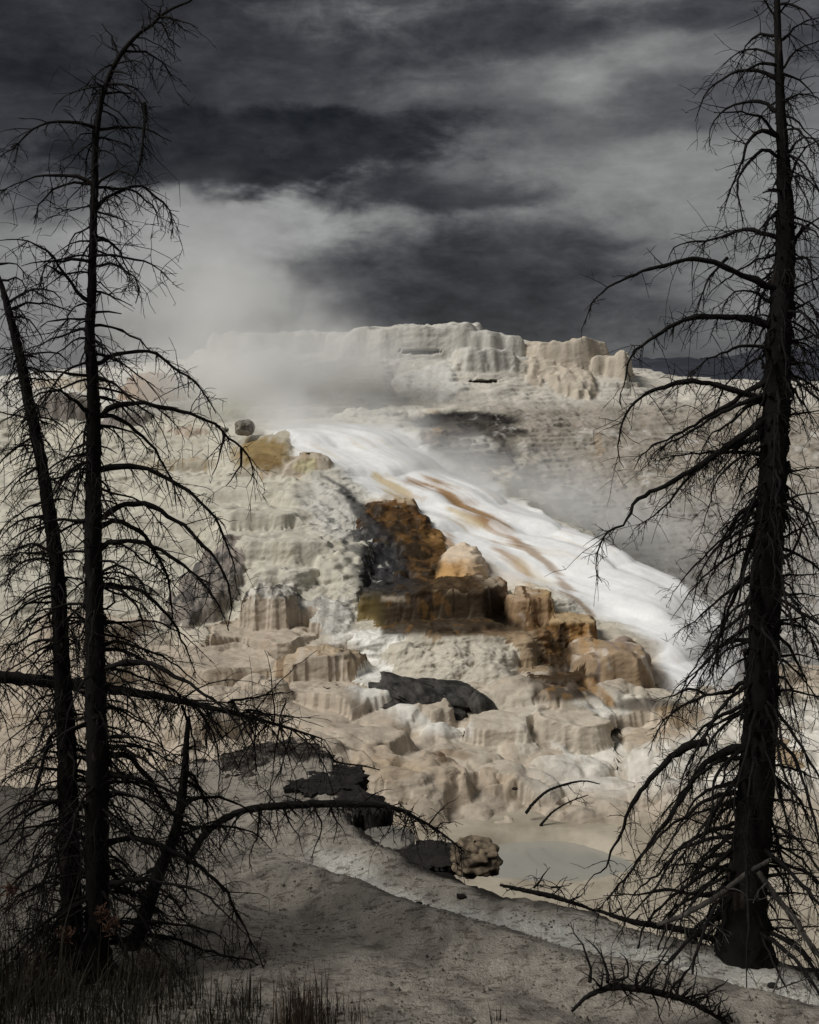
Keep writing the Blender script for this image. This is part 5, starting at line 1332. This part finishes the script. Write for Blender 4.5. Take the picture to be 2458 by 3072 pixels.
# seed heads among the grass
for (a, b_, d_, lb) in [(305,2740,12.1,'rusty seed head rising beside the tall left trunk'),(330,2775,12.0,'rusty seed head just below the first one'),(200,2800,12.2,'rusty seed head left of the tall trunk foot'),(30,2670,12.0,'rusty seed head at the left edge')]:
    tb = Tubes(); p = np.array(P(a, b_, d_)); g = float(fg_height(np.array([p[0]]), np.array([p[1]]))[0][0])
    root = bpy.data.objects.new('seed_stalk', None); col.objects.link(root); root.location = (p[0], p[1], g); tag(root, lb, 'plant', 'rusty seed stalks')
    tb.add([(p[0] - .05, p[1], g - .02), (p[0] - .02, p[1], (g + p[2]) / 2), tuple(p)], [.005, .004, .003], 4); tb.build('stem', M_STRAW, root, (p[0], p[1], g))
    tb = Tubes()
    for q in range(40):
        e = p + rs.normal(0, .035, 3); tb.add([e, e + rs.normal(0, .02, 3), e + rs.normal(0, .03, 3)], [.006, .008, .003], 3)
    tb.build('seed_head', simple_mat('rusty_seed', (.06, .030, .018), (.13, .07, .045), 20, .9, .1, .01), root, (p[0], p[1], g))

# ------------------------------------------------------------------ unseen evergreens added left of the frame to shade the foreground
M_NEEDLE = simple_mat('shade_evergreen_needles', (.010, .018, .010), (.03, .045, .022), 4.0, .8, .1, .01)
def shade_evergreen_mesh(H, R, seed):
    rs = np.random.RandomState(seed); V = []; Q = []; k = 0
    for i in range(2600):
        t = rs.rand() ** .8; z = H * (.10 + .9 * (1 - t)); r = R * (t ** .85) * rs.uniform(.25, 1.05); th = rs.uniform(0, 6.283)
        o = np.array([math.cos(th), math.sin(th), -.35]); s_ = np.array([-o[1], o[0], rs.normal(0, .3)]); c = np.array([o[0] * r, o[1] * r, z])
        a = .40 * rs.uniform(.6, 1.5); b = .16 * rs.uniform(.6, 1.4)
        V += [c - s_ * b, c + o * a * .5 - s_ * b * 1.2, c + o * a, c + s_ * b]; Q.append((k, k + 1, k + 2, k + 3)); k += 4
    return np.array(V), np.array(Q)
ev = mesh_np('crown', *shade_evergreen_mesh(15, 2.9, 5), smooth=False); ev.materials.append(M_NEEDLE)
tb = Tubes(); tb.add([(0, 0, -.6), (0, 0, 4), (0, 0, 9), (0, 0, 14.6)], [.24, .2, .12, .02], 8)
tr = mesh_np('trunk', np.concatenate(tb.V), np.concatenate(tb.Q)); tr.materials.append(M_BARK)
for i, (x, y, sc_, lb) in enumerate([(-10.4,11.0,.56,'evergreen added for shade left of the frame nearest the twin trunks'),(-9.2,7.6,.55,'evergreen added for shade left of the frame closest to the viewpoint'),(-12.5,14.0,.72,'tall evergreen added for shade farthest left of the viewpoint')]):
    z = float(fg_height(np.array([x]), np.array([y]))[0][0])
    root = bpy.data.objects.new('shade_evergreen', None); col.objects.link(root); root.location = (x, y, z - .1); root.scale = (sc_,) * 3; root.rotation_euler = (0, 0, i * 1.3)
    tag(root, lb, 'tree', 'unseen evergreens added to shade the foreground'); link('crown', ev, root); link('trunk', tr, root)

# ------------------------------------------------------------------ steam
def steam_mat(name, dens, nscale, lo, hi):
    m = bpy.data.materials.new(name); m.use_nodes = True; t = NT(m.node_tree); t.n.clear()
    tcn = t.n.new('ShaderNodeTexCoord'); g = t.n.new('ShaderNodeNewGeometry')
    r = t.vec('LENGTH', tcn.outputs['Object'])
    n = t.noise(t.vec('MULTIPLY', g.outputs['Position'], (1, 1, .8)), nscale, 4, .55, .6)
    f = t.math('ADD', t.math('MULTIPLY', r, 1.0), t.math('MULTIPLY', t.math('SUBTRACT', .5, n), 1.1))
    k = t.maprange(f, hi, lo, 0.0, dens)
    k = t.math('MULTIPLY', k, t.maprange(r, 1.0, .75))
    v = t.n.new('ShaderNodeVolumePrincipled'); v.inputs['Color'].default_value = (.995, 1, 1, 1); v.inputs['Anisotropy'].default_value = -.15
    t.l.new(k, v.inputs['Density'])
    o = t.n.new('ShaderNodeOutputMaterial'); t.l.new(v.outputs[0], o.inputs['Volume'])
    return m
def steam(label, px, py, D, rx, ry, rz, dens, nscale=.22, lo=.1, hi=.95, tilt=0):
    nu, nv = 32, 18
    u = np.linspace(0, 2 * np.pi, nu, endpoint=False); v = np.linspace(.001, np.pi - .001, nv); U, W_ = np.meshgrid(u, v)
    V = np.stack([np.sin(W_) * np.cos(U), np.sin(W_) * np.sin(U), np.cos(W_)], -1).reshape(-1, 3)
    ix = np.arange(nu * nv).reshape(nv, nu); nx = np.roll(ix, -1, axis=1)
    Q = np.stack([ix[1:], nx[1:], nx[:-1], ix[:-1]], -1).reshape(-1, 4)
    me = mesh_np('steam', V, Q); me.materials.append(steam_mat('steam', dens, nscale, lo, hi))
    o = link('steam', me); o.location = P(px, py, D); o.scale = (rx, ry, rz); o.rotation_euler = (0, math.radians(tilt), 0)
    tag(o, label, None, None, 'stuff')
steam('thick steam rising over the head of the cascade', 900, 1280, 70.5, 6.5, 3.5, 3.0, .55, .34, -.2, .95)
steam('steam bank rolling left along the skyline', 640, 1150, 77, 9.5, 4.5, 4.2, .65, .26, -.2, .95)
steam('pale steam plume drifting up left of the crest', 680, 980, 80, 11.0, 5, 6.5, .36, .20, -.3, .95)
steam('thin high steam against the storm cloud', 560, 780, 86, 13, 6, 8, .07, .16, -.3, .95)
steam('wisps of steam in front of the crest', 980, 1110, 78.5, 9.0, 3, 4.6, .70, .30, -.2, .95)
steam('thin steam veil trailing along the upper cascade', 1400, 1400, 66.5, 10.0, 3.0, 2.6, .55, .36, -.25, .95, tilt=26)
steam('mist hanging in the hollow right of the cascade', 1800, 1560, 66, 9.5, 4.5, 3.8, .26, .28, -.2, .95, tilt=28)
steam('thin mist where the cascade meets the pools', 2060, 1850, 51.5, 4.0, 2.5, 2.6, .12, .4, -.2, .95, tilt=40)
